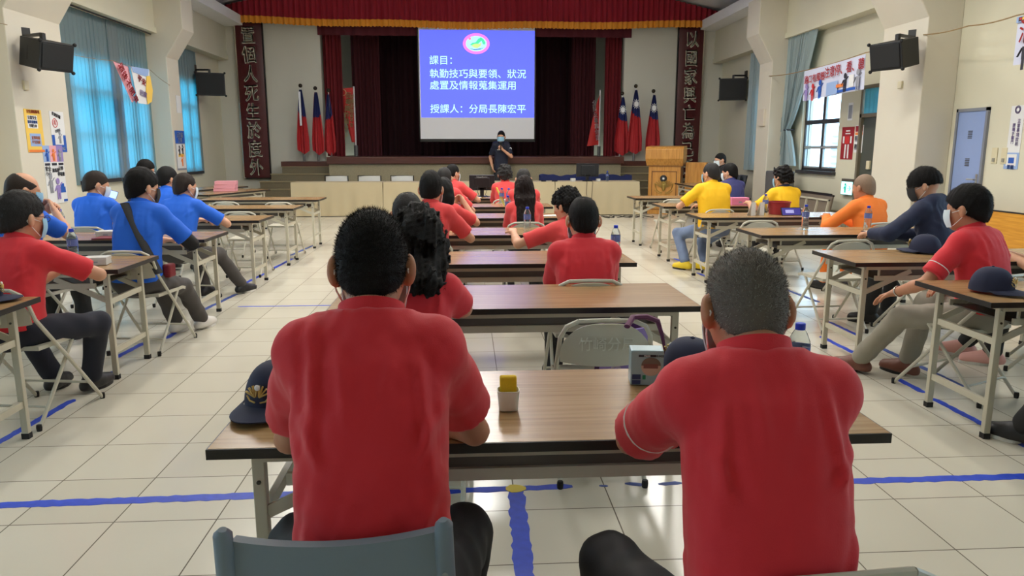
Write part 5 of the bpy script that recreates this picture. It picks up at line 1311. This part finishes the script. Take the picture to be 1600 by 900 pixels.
# right column
fig5 = person('man in red polo and grey trousers with a hand on his knee', headpos(1516, 293, 4.28), .42, 13, W=1.02, hair='full', vox=.011, shirt=RED, trousers=PKH, shoes=SHOEBR, mask=MASK, hyaw=8, skin=SKIN2, armL=((-.26, .40, .60), (-.5, -.1, -.4), (-.1, .9, -.45), (0, -.2, -1), .3), armR='lap', feet=((-.20, .66), (.02, .46)), trim=None, knees_out=.1)
person('young man in a navy hooded jacket with a black bowl haircut', headpos(1447, 265, 5.82), .52, 13, W=1.0, hair='bowl', shirt=NAVY, vox=.0115, sleeve=1.9, mask=MASKK, glasses=True, hyaw=22, hpitch=18, hood=True, armL=((-.24, .46, .79), (-.5, 0, -.3)), armR=((.0, .44, .785), (.5, 0, -.4)), trousers=PBLK, wr=.008)
person('shaven-headed man in an orange uniform at the fourth right table', headpos(1352, 273, 7.28), .22, 12, W=1.04, hair='shaved', hairm=HT, shirt=ORA, trousers=ORA, sleeve=1.92, vox=.0125, hyaw=12, skin=SKIN2, shoes=SHOEB, armL=((-.20, .42, .785), (-.5, .0, -.4)), wr=.006)
person('man in yellow polo with a dark collar stripe, left of the orange man', headpos(1224, 262, 9.05), .10, 10, W=1.04, hair='curly', shirt=YEL, vox=.014, hyaw=22, mask=MASKB, collar_trim=NAVY, armL=((-.32, .34, .80), (-.5, .0, -.4)), trousers=PBLK)
person('broad man in yellow polo, jeans and yellow sneakers before the podium', headpos(1112, 255, 9.0), .10, 12, W=1.24, hair='thin', hairm=HS, shirt=YEL, trousers=JEAN, shoes=mat('yellow_sneaker', (226, 196, 40), .6), vox=.014, mask=MASKB, hyaw=22, armL=((-.28, .36, .80), (-.5, .0, -.4)), feet=((-.30, .12), (-.10, .05)), knees_out=.2)
person('man in an indigo shirt right of the broad man in yellow, sixth right table', headpos(1141, 256, 10.7), .22, 12, W=1.05, hair='short', shirt=INDIGO, vox=.015, mask=MASK, hyaw=30, trousers=PBLK)
person('person in black seated side-on with a white mask near the far right wall', headpos(1126, 240, 14.75), 1.45, 8, W=.95, hair='short', shirt=BLK, vox=.017, mask=MASK, hyaw=15, glasses=True, sleeve=1.9, feet=((-.12, .42), (.1, .42)))
# a person cut off by the right edge
fig6 = person('person in black trousers cut off by the right edge', (3.10, 3.02, 1.27), .50, 10, W=1.0, shirt=BLK, trousers=PBLK, shoes=SHOEB, sole=SOLEW, vox=.0125, feet=((-.06, .60), (.18, .50)), hair='short', knees_out=.25)
person('person in black trousers and pink sneakers, foot beside the brown shoes', (3.98, 4.62, 1.26), .9, 10, W=.9, female=True, hair='bob', shirt=BLK, trousers=PBLK, shoes=SHOEP, sole=SOLEW, vox=.013, feet=((-.12, .48), (.07, .66)))
# the lecturer
lect = person('person in dark navy polo standing before the stage with a microphone', headpos(783, 205, 17.95), PI, 2, stand=True, W=1.06, hair='short', shirt=mat('dark_navy_polo_cloth', (24, 28, 48), .8), trousers=PBLK, vox=.0125, mask=MASKB, glasses=True, hyaw=-14, hpitch=4, armL=((-.02, .20, 1.46), (-.5, .1, -.6), (.35, .35, .7), (.5, -.6, .1), 1.0), armR='down', hair_dummy=None) if False else person('person in dark navy polo standing before the stage with a microphone', headpos(783, 205, 17.95), PI, 2, stand=True, W=1.06, hair='short', shirt=mat('dark_navy_polo_cloth', (24, 28, 48), .8), trousers=PBLK, vox=.0125, mask=MASKB, glasses=True, hyaw=-14, hpitch=4, armL=((-.02, .21, 1.47), (-.5, .1, -.6), (.45, .3, .6), (.4, -.8, .1), 1.0), armR='down')
# ------------------------------------------------------------------ accessories that belong to a person
fi = fig3; b = MB(); P = []
for k in range(15):
    v = k/14; x = -.05+.27*v; z = fi['t']*(1.0-.92*v)
    P.append(fi['hip']+fi['up']*z+fi['rgt']*x-fi['fw']*(.132-.02*abs(v-.5)*2+.0)-fi['fw']*.006)
b.tube(P, .034, 8, flat=.3).build('shoulder_strap', mat('black_webbing', (16, 16, 18), .7), fi['root'], True)
S, e, wv, _ = fi['A'][1]
MB().tube([S.lerp(e, .60), S.lerp(e, .8), e, e.lerp(wv, .3), e.lerp(wv, .7), wv], [.058, .056, .054, .052, .047, .040], 12).build('arm_sleeve', mat('black_elastic_sleeve', (14, 14, 16), .7), fi['root'], True)
bp = fi['hip']+Vector((.19, .10, .06)); MB().box(-.03, .03, -.05, .05, -.05, .05).build('waist_bag', mat('dark_red_bag', (120, 24, 34), .7), fi['root'], bevel=.015, loc=bp)
for fi, m in ((fig4, mat('pale_watch', (214, 214, 208), .3)), (fig5, mat('steel_watch', (180, 176, 166), .25, .8))):
    s = 1 if fi is fig4 else -1; S, e, wv, _ = fi['A'][s]; d = (wv-e).normalized(); p = wv-d*.03; a = d.cross(Vector((0,0,1))).normalized(); c = d.cross(a)
    MB().tube([p+a*.031*math.cos(k*PI/8)+c*.031*math.sin(k*PI/8) for k in range(16)], .006, 6, closed=True).build('wrist_watch', m, fi['root'], True)
fi = fig5; S, e, wv, _ = fi['A'][-1]; q = (e-S).normalized(); p = S.lerp(e, .615); a = q.cross(Vector((0,0,1))).normalized(); c = q.cross(a)
MB().tube([p+a*.064*math.cos(k*PI/10)+c*.064*math.sin(k*PI/10) for k in range(20)], .004, 5, closed=True).build('sleeve_piping', STRAPW, fi['root'], True)
fi = fig2; S, e, wv, _ = fi['A'][-1]; q = (e-S).normalized(); p = S.lerp(e, .612); a = q.cross(Vector((0,0,1))).normalized(); c = q.cross(a)
MB().tube([p+a*.065*math.cos(k*PI/10)+c*.065*math.sin(k*PI/10) for k in range(20)], .0035, 5, closed=True).build('sleeve_piping', STRAPW, fi['root'], True)
fi = lect; S, e, wv, sp = fi['A'][-1]; rt_ = fi['root']
b = MB(); dv = Vector((.0, .28, .95)).normalized(); c0 = wv+Vector((.035, .05, .06))
b.tube([c0-dv*.13, c0+dv*.05, c0+dv*.07], [.011, .014, .02], 10); b.ball(tuple(c0+dv*.10), .026, 10, 7)
mic = b.build('microphone', mat('black_microphone', (18, 18, 20), .4), None, True); mic.matrix_world = rt_.matrix_basis.copy(); tag(mic, 'black handheld microphone held up before the lecturer\'s mask', 'microphone')
MB().box(-.10, -.02, .125, .13, 0, .016).build('name_tag', STRAPW, rt_, loc=(.12, .012, fi['hipz']+fi['t']*.70))
S_, e_, w_, _ = fi['A'][-1]; MB().lathe([(.036, 0), (.036, .004)], 14).build('sleeve_badge', STRAPW, rt_, loc=S_.lerp(e_, .35)+Vector((-.045, .05, 0)), rot=(PI/2, 0, PI+.6))

# ------------------------------------------------------------------ caps
capm = mat('navy_cap_cloth', (28, 34, 62), .8, noise=.1, nscale=30, bump=.1, bscale=300); capg = mat('gold_embroidery', (190, 160, 90), .5, .3)
def make_cap(label):
    r = thing('baseball_cap', label, 'cap', (0,0,0), 0, 'navy baseball caps on the tables')
    def dome(u, v):
        a = u*2*PI; ph = v*PI/2; k = 1+.06*max(0, math.sin(a))
        rr = math.cos(ph)**.75 if ph < PI/2-1e-3 else 0
        return (.088*rr*math.cos(a), .104*rr*math.sin(a)*k, .012+.125*math.sin(ph)**(1.0)+.006*max(0, math.sin(a))*(1-v))
    MB().grid(dome, 40, 12).build('crown', capm, r, True)
    def brim(u, v):
        a = PI*(.06+.88*u); L = v*.085*math.sin(PI*(.08+.84*u))**.6
        x = .090*math.cos(a); y = .108*math.sin(a)+L
        return (x*(1+.05*v), y, .020-.16*abs(x)**1.6*2.2-.012*v+.006)
    MB().grid(brim, 24, 6, .004).build('brim', capm, r, True)
    MB().ball((0, .0, .139), (.008, .008, .004), 8, 5).build('top_button', capm, r, True)
    e = MB()
    for s in (-1, 1):
        for k in range(4):
            a = math.radians(30+k*22); e.bar((s*.006, .1115, .062), (s*(.006+.034*math.cos(a)), .108-.006*k*.3, .058+.036*math.sin(a)), .006, .004)
        e.tube([(s*.008, .113, .046), (s*.024, .110, .05), (s*.034, .106, .064)], .0025, 5)
    eo = e.build('gold_badge', capg, r, True)
    MB().ball((0, .1085, .088), (.009, .005, .009), 10, 6).build('silver_dot', STRAPW, eo, True)
    return r
tz = TH+.002
c0 = make_cap('navy cap with gold badge on the nearest right table'); c0.location = (2.76, 3.66, tz); c0.rotation_euler.z = -2.55
dup(c0, (-.565, 2.12, tz), PI-.25, 'navy cap with gold badge left of the nearest man on the left')
dup(c0, (.735, 2.30, tz), .4, 'navy cap behind the grey-haired nearest man, beside the mask box')
dup(c0, (-2.42, 3.72, tz), -1.2, 'navy cap on the nearest left table at the left edge of the picture')
dup(c0, (3.33, 5.12, tz), .8, 'navy cap on the second right table beside the man in grey trousers')
dup(c0, (.66, 8.3, tz), -1.4, 'small navy cap on the fifth middle table right of the long dark hair')

# ------------------------------------------------------------------ water bottles
pet = mat('clear_bottle_plastic', (226, 236, 240), .12, trans=.94, ior=1.12); capb = mat('blue_bottle_cap', (30, 60, 200), .4); labm = mat('blue_white_bottle_label', (96, 108, 168), .5); labw = mat('white_bottle_label', (214, 218, 230), .5)
def make_bottle(label):
    r = thing('water_bottle', label, 'bottle', (0,0,0), 0, 'plastic water bottles')
    prof = [(.026, 0), (.032, .004), (.032, .02)]
    for k in range(4): z = .025+k*.022; prof += [(.0325, z), (.0305, z+.011), (.0325, z+.02)]
    prof += [(.033, .118), (.033, .165), (.031, .178), (.022, .200), (.014, .213), (.0125, .222)]
    MB().lathe(prof, 18).build('bottle_body', pet, r, True)
    l = MB().lathe([(.0334, .120), (.0334, .163)], 18, caps=False).build('label_band', labm, r, True)
    b = MB()
    for a in (0, 2.1, 4.2): b.add([(.0338*math.cos(a+t), .0338*math.sin(a+t), z) for t, z in ((-.4, .128), (.4, .128), (.45, .155), (-.45, .155))]+[(.0335*math.cos(a), .0335*math.sin(a), .14)], [(0,1,2,3)])
    b.build('label_print', labw, l)
    MB().lathe([(.0145, .212), (.015, .214), (.015, .230), (.013, .232)], 16).build('bottle_cap', capb, r, True)
    return r
bt = make_bottle('water bottle on the fourth middle table at the end of the outstretched arm'); bt.location = (.545, 6.62, tz)
for x, y, lb in ((1.02, 4.98, 'water bottle on the third middle table right of the balding man'), (.46, 8.25, 'water bottle on the fifth middle table left of the long dark hair'),
    (.56, 9.8, 'water bottle on the sixth middle table before the bushy dark bob'), (-.10, 8.28, 'water bottle on the fifth middle table before the woman with the short bob'), (.47, 9.86, 'second water bottle on the sixth middle table, beside a yellow strap'),
    (-2.585, 4.97, 'water bottle on the second left table beside the small white box'), (-3.52, 6.62, 'water bottle on the third left table beside the drawn-children poster'), (3.17, 6.72, 'water bottle on the third right table, left of two'), (3.68, 6.55, 'water bottle on the third right table, right of two, before the orange uniform'),
    (3.45, 8.35, 'water bottle on the fourth right table behind the red bin'), (3.3, 9.75, 'water bottle half hidden on the fifth right table')):
    dup(bt, (x, y, tz), random.random()*6, lb)
dup(bt, (1.0, 2.10, tz), .5, 'water bottle on the nearest middle table right of the grey-haired man')
dup(bt, (3.2, 16.75, .755), 0, 'water bottle on the right cloth-covered table right of the monitor')

# ------------------------------------------------------------------ nearest table: sponge cup, mask box
r = thing('sponge_cup', 'white ribbed plastic cup standing on the nearest table', 'cup', headpos(793, 641, 2.0)[:2]+(tz,), 0)
r.location = (.115, 2.045, tz)
def cupf(u, v):
    a = u*2*PI; c, s = math.cos(a), math.sin(a); n = 5; k = (abs(c)**n+abs(s)**n)**(-1/n); rib = 1+.018*math.cos(a*12)*(1-v)
    return (k*c*(.0245+.006*v)*rib, k*s*(.021+.005*v)*rib, .001+.058*v)
b = MB().grid(cupf, 60, 6, -.0022); b.box(-.022, .022, -.019, .019, .001, .004); b.build('cup_body', mat('white_ribbed_plastic', (214, 208, 192), .45), r, True)
MB().tube([(cupf(k/60, 1)[0], cupf(k/60, 1)[1], .059) for k in range(60)], .0016, 5, closed=True).build('cup_rim', MATS['white_ribbed_plastic'], r, True)
s_ = MB().box(-.0245, .0245, -.012, .012, 0, .090).build('sponge', mat('yellow_sponge', (232, 190, 20), .85, noise=.12, nscale=300, bump=.6, bscale=900), None, bevel=.006, loc=(.115, 2.05, tz+.010)); tag(s_, 'yellow sponge standing in the white cup on the nearest table', 'sponge')
r = thing('mask_box', 'silver-blue box of face masks on the nearest table', 'box', (.575, 2.27, tz), -.12)
MB().box(-.052, .052, -.035, .035, 0, .115).build('carton', mat('silver_blue_carton', (150, 174, 180), .3, .2), r, bevel=.003)
q = MB().box(-.028, .026, -.0362, -.035, .094, .101); q.build('black_print', INK['k'], r)
text('MASK', .008, INK['w'], r, (-.001, -.0368, .0975), (PI/2, 0, 0), .0003, .0004)
text('50 PCS', .009, INK['k'], r, (.038, -.0362, .097), (PI/2, 0, 0), .0003, .0003)
b = MB().prism([(.012+.031*math.cos(k*PI/12), .062+.030*math.sin(k*PI/12)) for k in range(24)], .001, Matrix.Translation((0, -.0362, 0))); b.build('printed_face', mat('printed_skin_tone', (196, 160, 140), .5), r)
b = MB().prism([(.012+.031*math.cos(k*PI/12), .066+.027*math.sin(k*PI/12)) for k in range(13)], .001, Matrix.Translation((0, -.0368, 0))); b.build('printed_hair', mat('printed_hair_tone', (110, 90, 76), .5), r)
b = MB(); b.box(-.012, .034, -.0374, -.036, .057, .072); b.build('printed_brow', mat('printed_red_brown', (124, 70, 62), .5), r)
b = MB(); b.box(-.047, -.020, -.0364, -.035, .020, .036); b.box(-.047, -.020, -.0364, -.035, .004, .017); b.build('blue_print', mat('dark_blue_print', (40, 56, 96), .5), r)
b = MB().box(-.014, -.004, -.0364, -.035, .020, .034); b.build('green_print', mat('green_print', (30, 130, 90), .5), r)
# purple bag on the empty chair
r = thing('tote_bag', 'purple and lilac tote bag on the empty chair at the second middle table', 'bag', (.70, 3.16, .448), .02)
MB().grid(lambda u, v: ((u-.5)*.24*(1-.12*v)+.0, -.05*math.cos((u-.5)*PI)-.02*math.sin(v*7), .26*v), 14, 10, .008).build('bag_front', mat('lilac_bag_cloth', (136, 116, 176), .8, noise=.12, nscale=14), r, True)
MB().grid(lambda u, v: ((u-.5)*.24*(1-.12*v), .06+.04*math.cos((u-.5)*PI), .26*v), 14, 10, .008).build('bag_back', mat('plum_bag_cloth', (84, 48, 98), .8, noise=.12, nscale=14), r, True)
text('Dog', .075, mat('pale_bag_print', (206, 190, 214), .7), r, (-.03, -.085, .075), (PI/2, 0, 0), .001, .002, name='bag_lettering', shear=.3)
MB().tube([(-.04, -.20, .31), (.0, -.135, .335), (.06, -.135, .335), (.11, -.13, .315), (.135, -.12, .25), (.15, -.12, .18), (.16, -.05, .10)], [.014, .016, .018, .017, .012, .009, .008], 8, flat=.7).build('bag_strap', mat('plum_strap', (92, 36, 74), .7), r, True)
# papers, boxes, tablets on tables
paper = mat('white_paper', (226, 224, 218), .7)
def slab(name, lb, cat, x, y, w, d, h, m, rz=0, z=None, group=None, parts=()):
    o = MB().box(-w/2, w/2, -d/2, d/2, 0, h).build(name, m, None, bevel=min(.003, h/3), loc=(x, y, tz if z is None else z), rot=(0, 0, rz)); return tag(o, lb, cat, group)
def carton(name, lb, x, y, w, d, h, m, rz=0):
    r = thing(name, lb, 'box', (x, y, tz), rz); MB().box(-w/2, w/2, -d/2, d/2, 0, h*.86).build('tray', m, r, bevel=.002); MB().box(-w/2-.002, w/2+.002, -d/2-.002, d/2+.002, h*.6, h).build('lid', m, r, bevel=.002)
    MB().box(-.02, .02, -d/2-.003, -d/2-.002, h*.3, h*.5).build('printed_mark', INK['gr'], r)
greyw = mat('white_grey_card', (200, 198, 192), .6)
carton('paper_box', 'small flat white box on the second left table beside the water bottle', -2.43, 4.95, .14, .11, .05, greyw, .15)
carton('paper_box', 'flat white box on the third left table, left of the black strap', -3.1, 6.55, .16, .12, .05, greyw, .1)
slab('folder', 'dark red folder lying on the third left table', 'folder', -2.98, 6.42, .30, .22, .012, mat('dark_red_folder', (112, 40, 52), .5), .05)
slab('paper_sheet', 'bright yellow-green leaflet on the second left table', 'paper', -2.95, 5.18, .21, .29, .003, mat('yellow_green_paper', (206, 224, 60), .7), .3)
slab('paper_sheet', 'white paper on the front middle table before the monitor', 'paper', .02, 11.55, .42, .21, .003, paper, .05)
slab('folder', 'dark folder with white paper on the third right table beside the right bottle', 'folder', 3.86, 6.40, .52, .22, .010, mat('dark_plum_folder', (72, 40, 44), .5), 0)
slab('paper_sheet', 'white paper on the dark folder of the third right table', 'paper', 3.84, 6.40, .46, .16, .003, paper, 0, tz+.010)
carton('tissue_box', 'pink tissue box on the fifth right table beside the indigo shirt', 3.66, 9.76, .24, .12, .10, mat('pink_tissue_box', (226, 130, 170), .6), .05)
r = thing('bin', 'red plastic tub on the fourth right table before the man in orange', 'bin', (3.62, 8.36, tz), 0)
MB().lathe([(.11, 0), (.125, .13), (.132, .135), (.132, .145), (.12, .145), (.105, .01)], 20).build('tub', mat('dark_red_plastic', (156, 40, 44), .4), r, True)
r = thing('tablet', 'tablet with a lit picture propped on the fourth right table', 'tablet', (3.68, 8.14, tz), .05); r.rotation_euler.x = -.5
MB().box(-.12, .12, -.004, .004, 0, .10).build('case', blk, r, bevel=.003); MB().box(-.11, .11, -.0048, -.004, .008, .092).build('lit_screen', mat('tablet_screen_violet', (60, 54, 130), .3, emit=.35), r); MB().box(-.07, .03, -.0054, -.0048, .03, .07).build('lit_picture', mat('tablet_screen_pale', (150, 150, 200), .3, emit=.4), r)
for x, lb in ((3.24, 'white card folded upright on the fourth right table, left of two'), (3.34, 'white card folded upright on the fourth right table, right of two')):
    r = thing('standing_card', lb, 'card', (x, 8.16, tz), .5, 'standing cards'); MB().box(-.035, .035, -.0, .003, 0, .15).build('front_leaf', paper, r); MB().add([(-.035,.003,.15),(.035,.003,.15),(.035,.06,0),(-.035,.06,0),(-.035,.006,.15),(.035,.006,.15),(.035,.063,0),(-.035,.063,0)],[(0,1,2,3),(7,6,5,4),(0,4,5,1),(1,5,6,2),(2,6,7,3),(3,7,4,0)]).build('back_leaf', paper, r)
r = thing('phone', 'phone with a lit screen held at the fourth left table', 'phone', headpos(170, 302, 7.72), .5); r.rotation_euler = (.2, -1.2, .35)
MB().box(-.04, .04, -.005, .005, -.08, .08).build('case', blk, r, bevel=.003); MB().box(-.036, .036, -.0058, -.005, -.075, .075).build('lit_screen', mat('phone_screen_blue', (170, 196, 246), .3, emit=.9), r)
slab('paper_sheet', 'white papers lying on the right end of the fifth middle table', 'paper', .95, 8.3, .2, .14, .004, paper, .2)
# small camera on a mini tripod
r = thing('camera_tripod', 'small camera on a black mini tripod right of the balding head', 'camera', (1.03, 6.72, tz), .3)
for k in range(3): a = k*2.094+.4; MB().tube([(.0, 0, .12), (.09*math.cos(a), .09*math.sin(a), .004)], [.009, .006], 6).build('leg', blk, r)
MB().tube([(0, 0, .11), (0, 0, .18)], .012, 8).build('column', blk, r); MB().box(-.05, .05, -.03, .03, .18, .25).build('camera_body', mat('grey_camera_body', (130, 126, 120), .4), r, bevel=.006); MB().tube([(0, .03, .215), (0, .06, .215)], .022, 12).build('lens', blk, r); MB().bar((.02, -.03, .16), (.11, -.08, .10), .01, .01).build('pan_handle', blk, r)
# ------------------------------------------------------------------ head tables: monitors and bits
def monitor(x, y, z, w, h, rz, lb, txt):
    r = thing('computer_monitor', lb, 'monitor', (x, y, z), rz)
    MB().box(-w/2, w/2, -.02, .02, .10, .10+h).build('display_back', mat('black_monitor_plastic', (22, 22, 26), .4), r, bevel=.008)
    MB().box(-w*.3, w*.3, -.04, -.02, .14, .06+h).build('back_bulge', MATS['black_monitor_plastic'], r, bevel=.01)
    MB().box(-.03, .03, -.02, .03, .01, .2).build('stand_post', MATS['black_monitor_plastic'], r); MB().lathe([(.12, 0), (.12, .01), (.05, .016)], 20).build('stand_base', MATS['black_monitor_plastic'], r, True)
    if txt: text(txt, .042, STRAPW, r, (0, -.043, .10+h*.86), (PI/2, 0, 0), .001, .001)
    c = MB(); c.tube([(.06, -.03, .2), (.075, -.05, .1), (.05, -.06, .03), (.1, -.1, .006)], .005, 5); c.tube([(-.06, -.03, .2), (-.07, -.06, .08), (-.04, -.08, .006)], .005, 5); c.build('cable', MATS['black_monitor_plastic'], r, True)
monitor(.245, 11.68, tz, .40, .24, .0, 'black computer monitor on the front middle table, its back in view', 'ViewSonic')
monitor(2.77, 16.9, .755, .52, .30, .05, 'black computer monitor on the right cloth-covered table before the stage facing', '')
for x, w, h, m, lb in ((2.42, .10, .07, greyw, 'small white box left of the right monitor on the cloth-covered table'), (2.0, .12, .02, blk, 'black adapter on the cloth-covered table, left of the small white box'), (1.75, .10, .02, blk, 'smaller black device on the cloth-covered table beside the table seam'), (3.0, .08, .06, greyw, 'white mouse-sized object right of the right monitor'), (1.35, .14, .02, paper, 'white note on the cloth-covered table near the long-haired woman')):
    slab('desk_item', lb, 'device', x, 16.78, w, .1, h, m, .1, .755)
o = MB().tube([(2.72, 16.75, .76), (2.71, 16.58, .755), (2.70, 16.555, .5), (2.74, 16.55, .22), (2.82, 16.555, .4), (2.84, 16.57, .74), (2.84, 16.70, .76)], .006, 5).build('cable', mat('brown_cable', (60, 50, 44), .6), None, True); tag(o, 'looped cable hanging down the front of the right cloth-covered table', 'cable')
rr = random.Random(4)
for k, (xa, xb) in enumerate(((2.6, 3.3), (3.0, 3.9), (3.3, 4.2))):
    P = [(xa+(xb-xa)*i/14+rr.uniform(-.05, .05), 16.1+.25*math.sin(i*1.1+k*2)+.05*k, .008) for i in range(15)]
    o = MB().tube(P, .008, 5).build('floor_cable', blk, None, True); tag(o, ('black cable on the floor left below the hanging loop', 'black cable tangle on the floor at the right cloth-covered table', 'black cable on the floor running to the podium')[k], 'cable')
o = MB().tube([(.40, 9.9, .98), (.46, 9.88, .85), (.50, 9.84, .745)], .012, 6).build('strap', mat('yellow_webbing', (226, 206, 80), .7), None, True); tag(o, 'yellow strap beside the second bottle on the sixth middle table', 'strap')
# pink boxes on the side table
pk = mat('pink_lunch_box_card', (226, 156, 168), .6)
for k in range(3): slab('lunch_box', ('pink flat box at the bottom of the stack by the left wall', 'pink flat box in the middle of the stack by the left wall', 'pink flat box on top of the stack by the left wall')[k], 'box', -4.28+.01*k, 13.5, .36, .28, .06, pk, .1+.04*k, tz+.0605*k, 'pink boxes on the left side table')
# things by the right wall: folded tables leaning, stacked chairs
yb = wood_mat('orange_yellow_table_laminate', (222, 160, 58), (204, 140, 44), .35, (1.2, 20, 20))
r = thing('leaning_tabletop', 'orange-yellow wooden tabletop leaning on its edge against the right wall', 'table', (6.46, 8.42, 0), PI/2); r.rotation_euler.x = 0
MB().box(-1.35, 1.3, -.02, .02, .06, .74).build('panel', yb, r, bevel=.004); MB().box(-1.355, 1.305, -.024, .024, .735, .75).build('edge_band', edge_m, r)
for x in (-1.0, 1.0): MB().box(x-.03, x+.03, -.1, .16, 0, .06).build('foot', rub, r)
def folded(x, y, rz, lb):
    r = thing('folded_table', lb, 'table', (x, y, 0), rz, 'folded tables leaning at the right wall'); r.rotation_euler.x = -.16
    MB().box(-.9, .9, 0, .03, .05, .70).build('tabletop', mat('brown_grey_laminate', (116, 104, 90), .5), r); MB().box(-.905, .905, -.004, .034, .69, .715).build('edge_band', edge_m, r)
    f = MB(); f.box(-.85, .85, -.03, 0, .60, .63); f.box(-.85, .85, -.03, 0, .1, .13)
    for q in (-.85, -.42, 0, .42, .82): f.box(q, q+.03, -.03, 0, .1, .63)
    f.build('folded_frame', beige, r)
folded(6.30, 13.6, -PI/2, 'folded table leaning against the right wall under the window'); folded(6.14, 13.2, -PI/2, 'second folded table leaning in front of the first under the right window')
grc = mat('dark_grey_chair_fabric', (76, 80, 88), .7)
def stackchair(k):
    r = thing('folded_chair', ('grey folded chair leaning by the far right column, first', 'grey folded chair leaning by the far right column, second', 'grey folded chair leaning by the far right column, third', 'grey folded chair leaning by the far right column, last')[k], 'chair', (6.1-.09*k, 15.95+.12*k+.6, 0), -PI/2, 'folded chairs by the right column'); r.rotation_euler.x = -.2
    MB().box(-.22, .22, 0, .03, .5, .92).build('backrest', grc, r, bevel=.01); MB().box(-.21, .21, .03, .06, .15, .48).build('seat', grc, r, bevel=.01)
    for s in (-1, 1): MB().tube([(s*.23, .0, .9), (s*.23, .02, .0)], .011, 6).build('leg', blk, r)
for k in range(4): stackchair(k)
r = thing('trolley', 'grey covered trolley with a black handle under the gathered curtain', 'trolley', (6.25, 14.5, 0), -PI/2)
MB().box(-.25, .25, -.2, .2, .1, 1.05).build('cover', mat('grey_vinyl_cover', (92, 92, 92), .6, noise=.1), r, bevel=.03)
MB().tube([(.22, -.2, 1.0), (.30, -.25, 1.12), (.42, -.25, 1.04)], .015, 6).build('handle', blk, r, True)
for sx in (-1, 1):
    for sy in (-1, 1): MB().lathe([(.05, -.02), (.05, .02)], 12).build('wheel', rub, r, loc=(sx*.2, sy*.16, .05), rot=(PI/2, 0, 0))
for o in [o for o in COL.objects if o.get('category') == 'person']:
    lb = o['label']
    if 'microphone' in lb or any(k in lb for k in ('nearest on the',)): continue
    short = lb
    if len(lb.replace('-', ' ').split()) > 11:
        for q in (', ', ' at the ', ' leaning', ' near the', ' and yellow'): short = short.split(q)[0]
    c, s = math.cos(o.rotation_euler.z), math.sin(o.rotation_euler.z)
    chair(o.location.x-s*.12, o.location.y+c*.12, o.rotation_euler.z, 'chair under the '+short, 'occupied folding chairs')
bpy.context.view_layer.update()
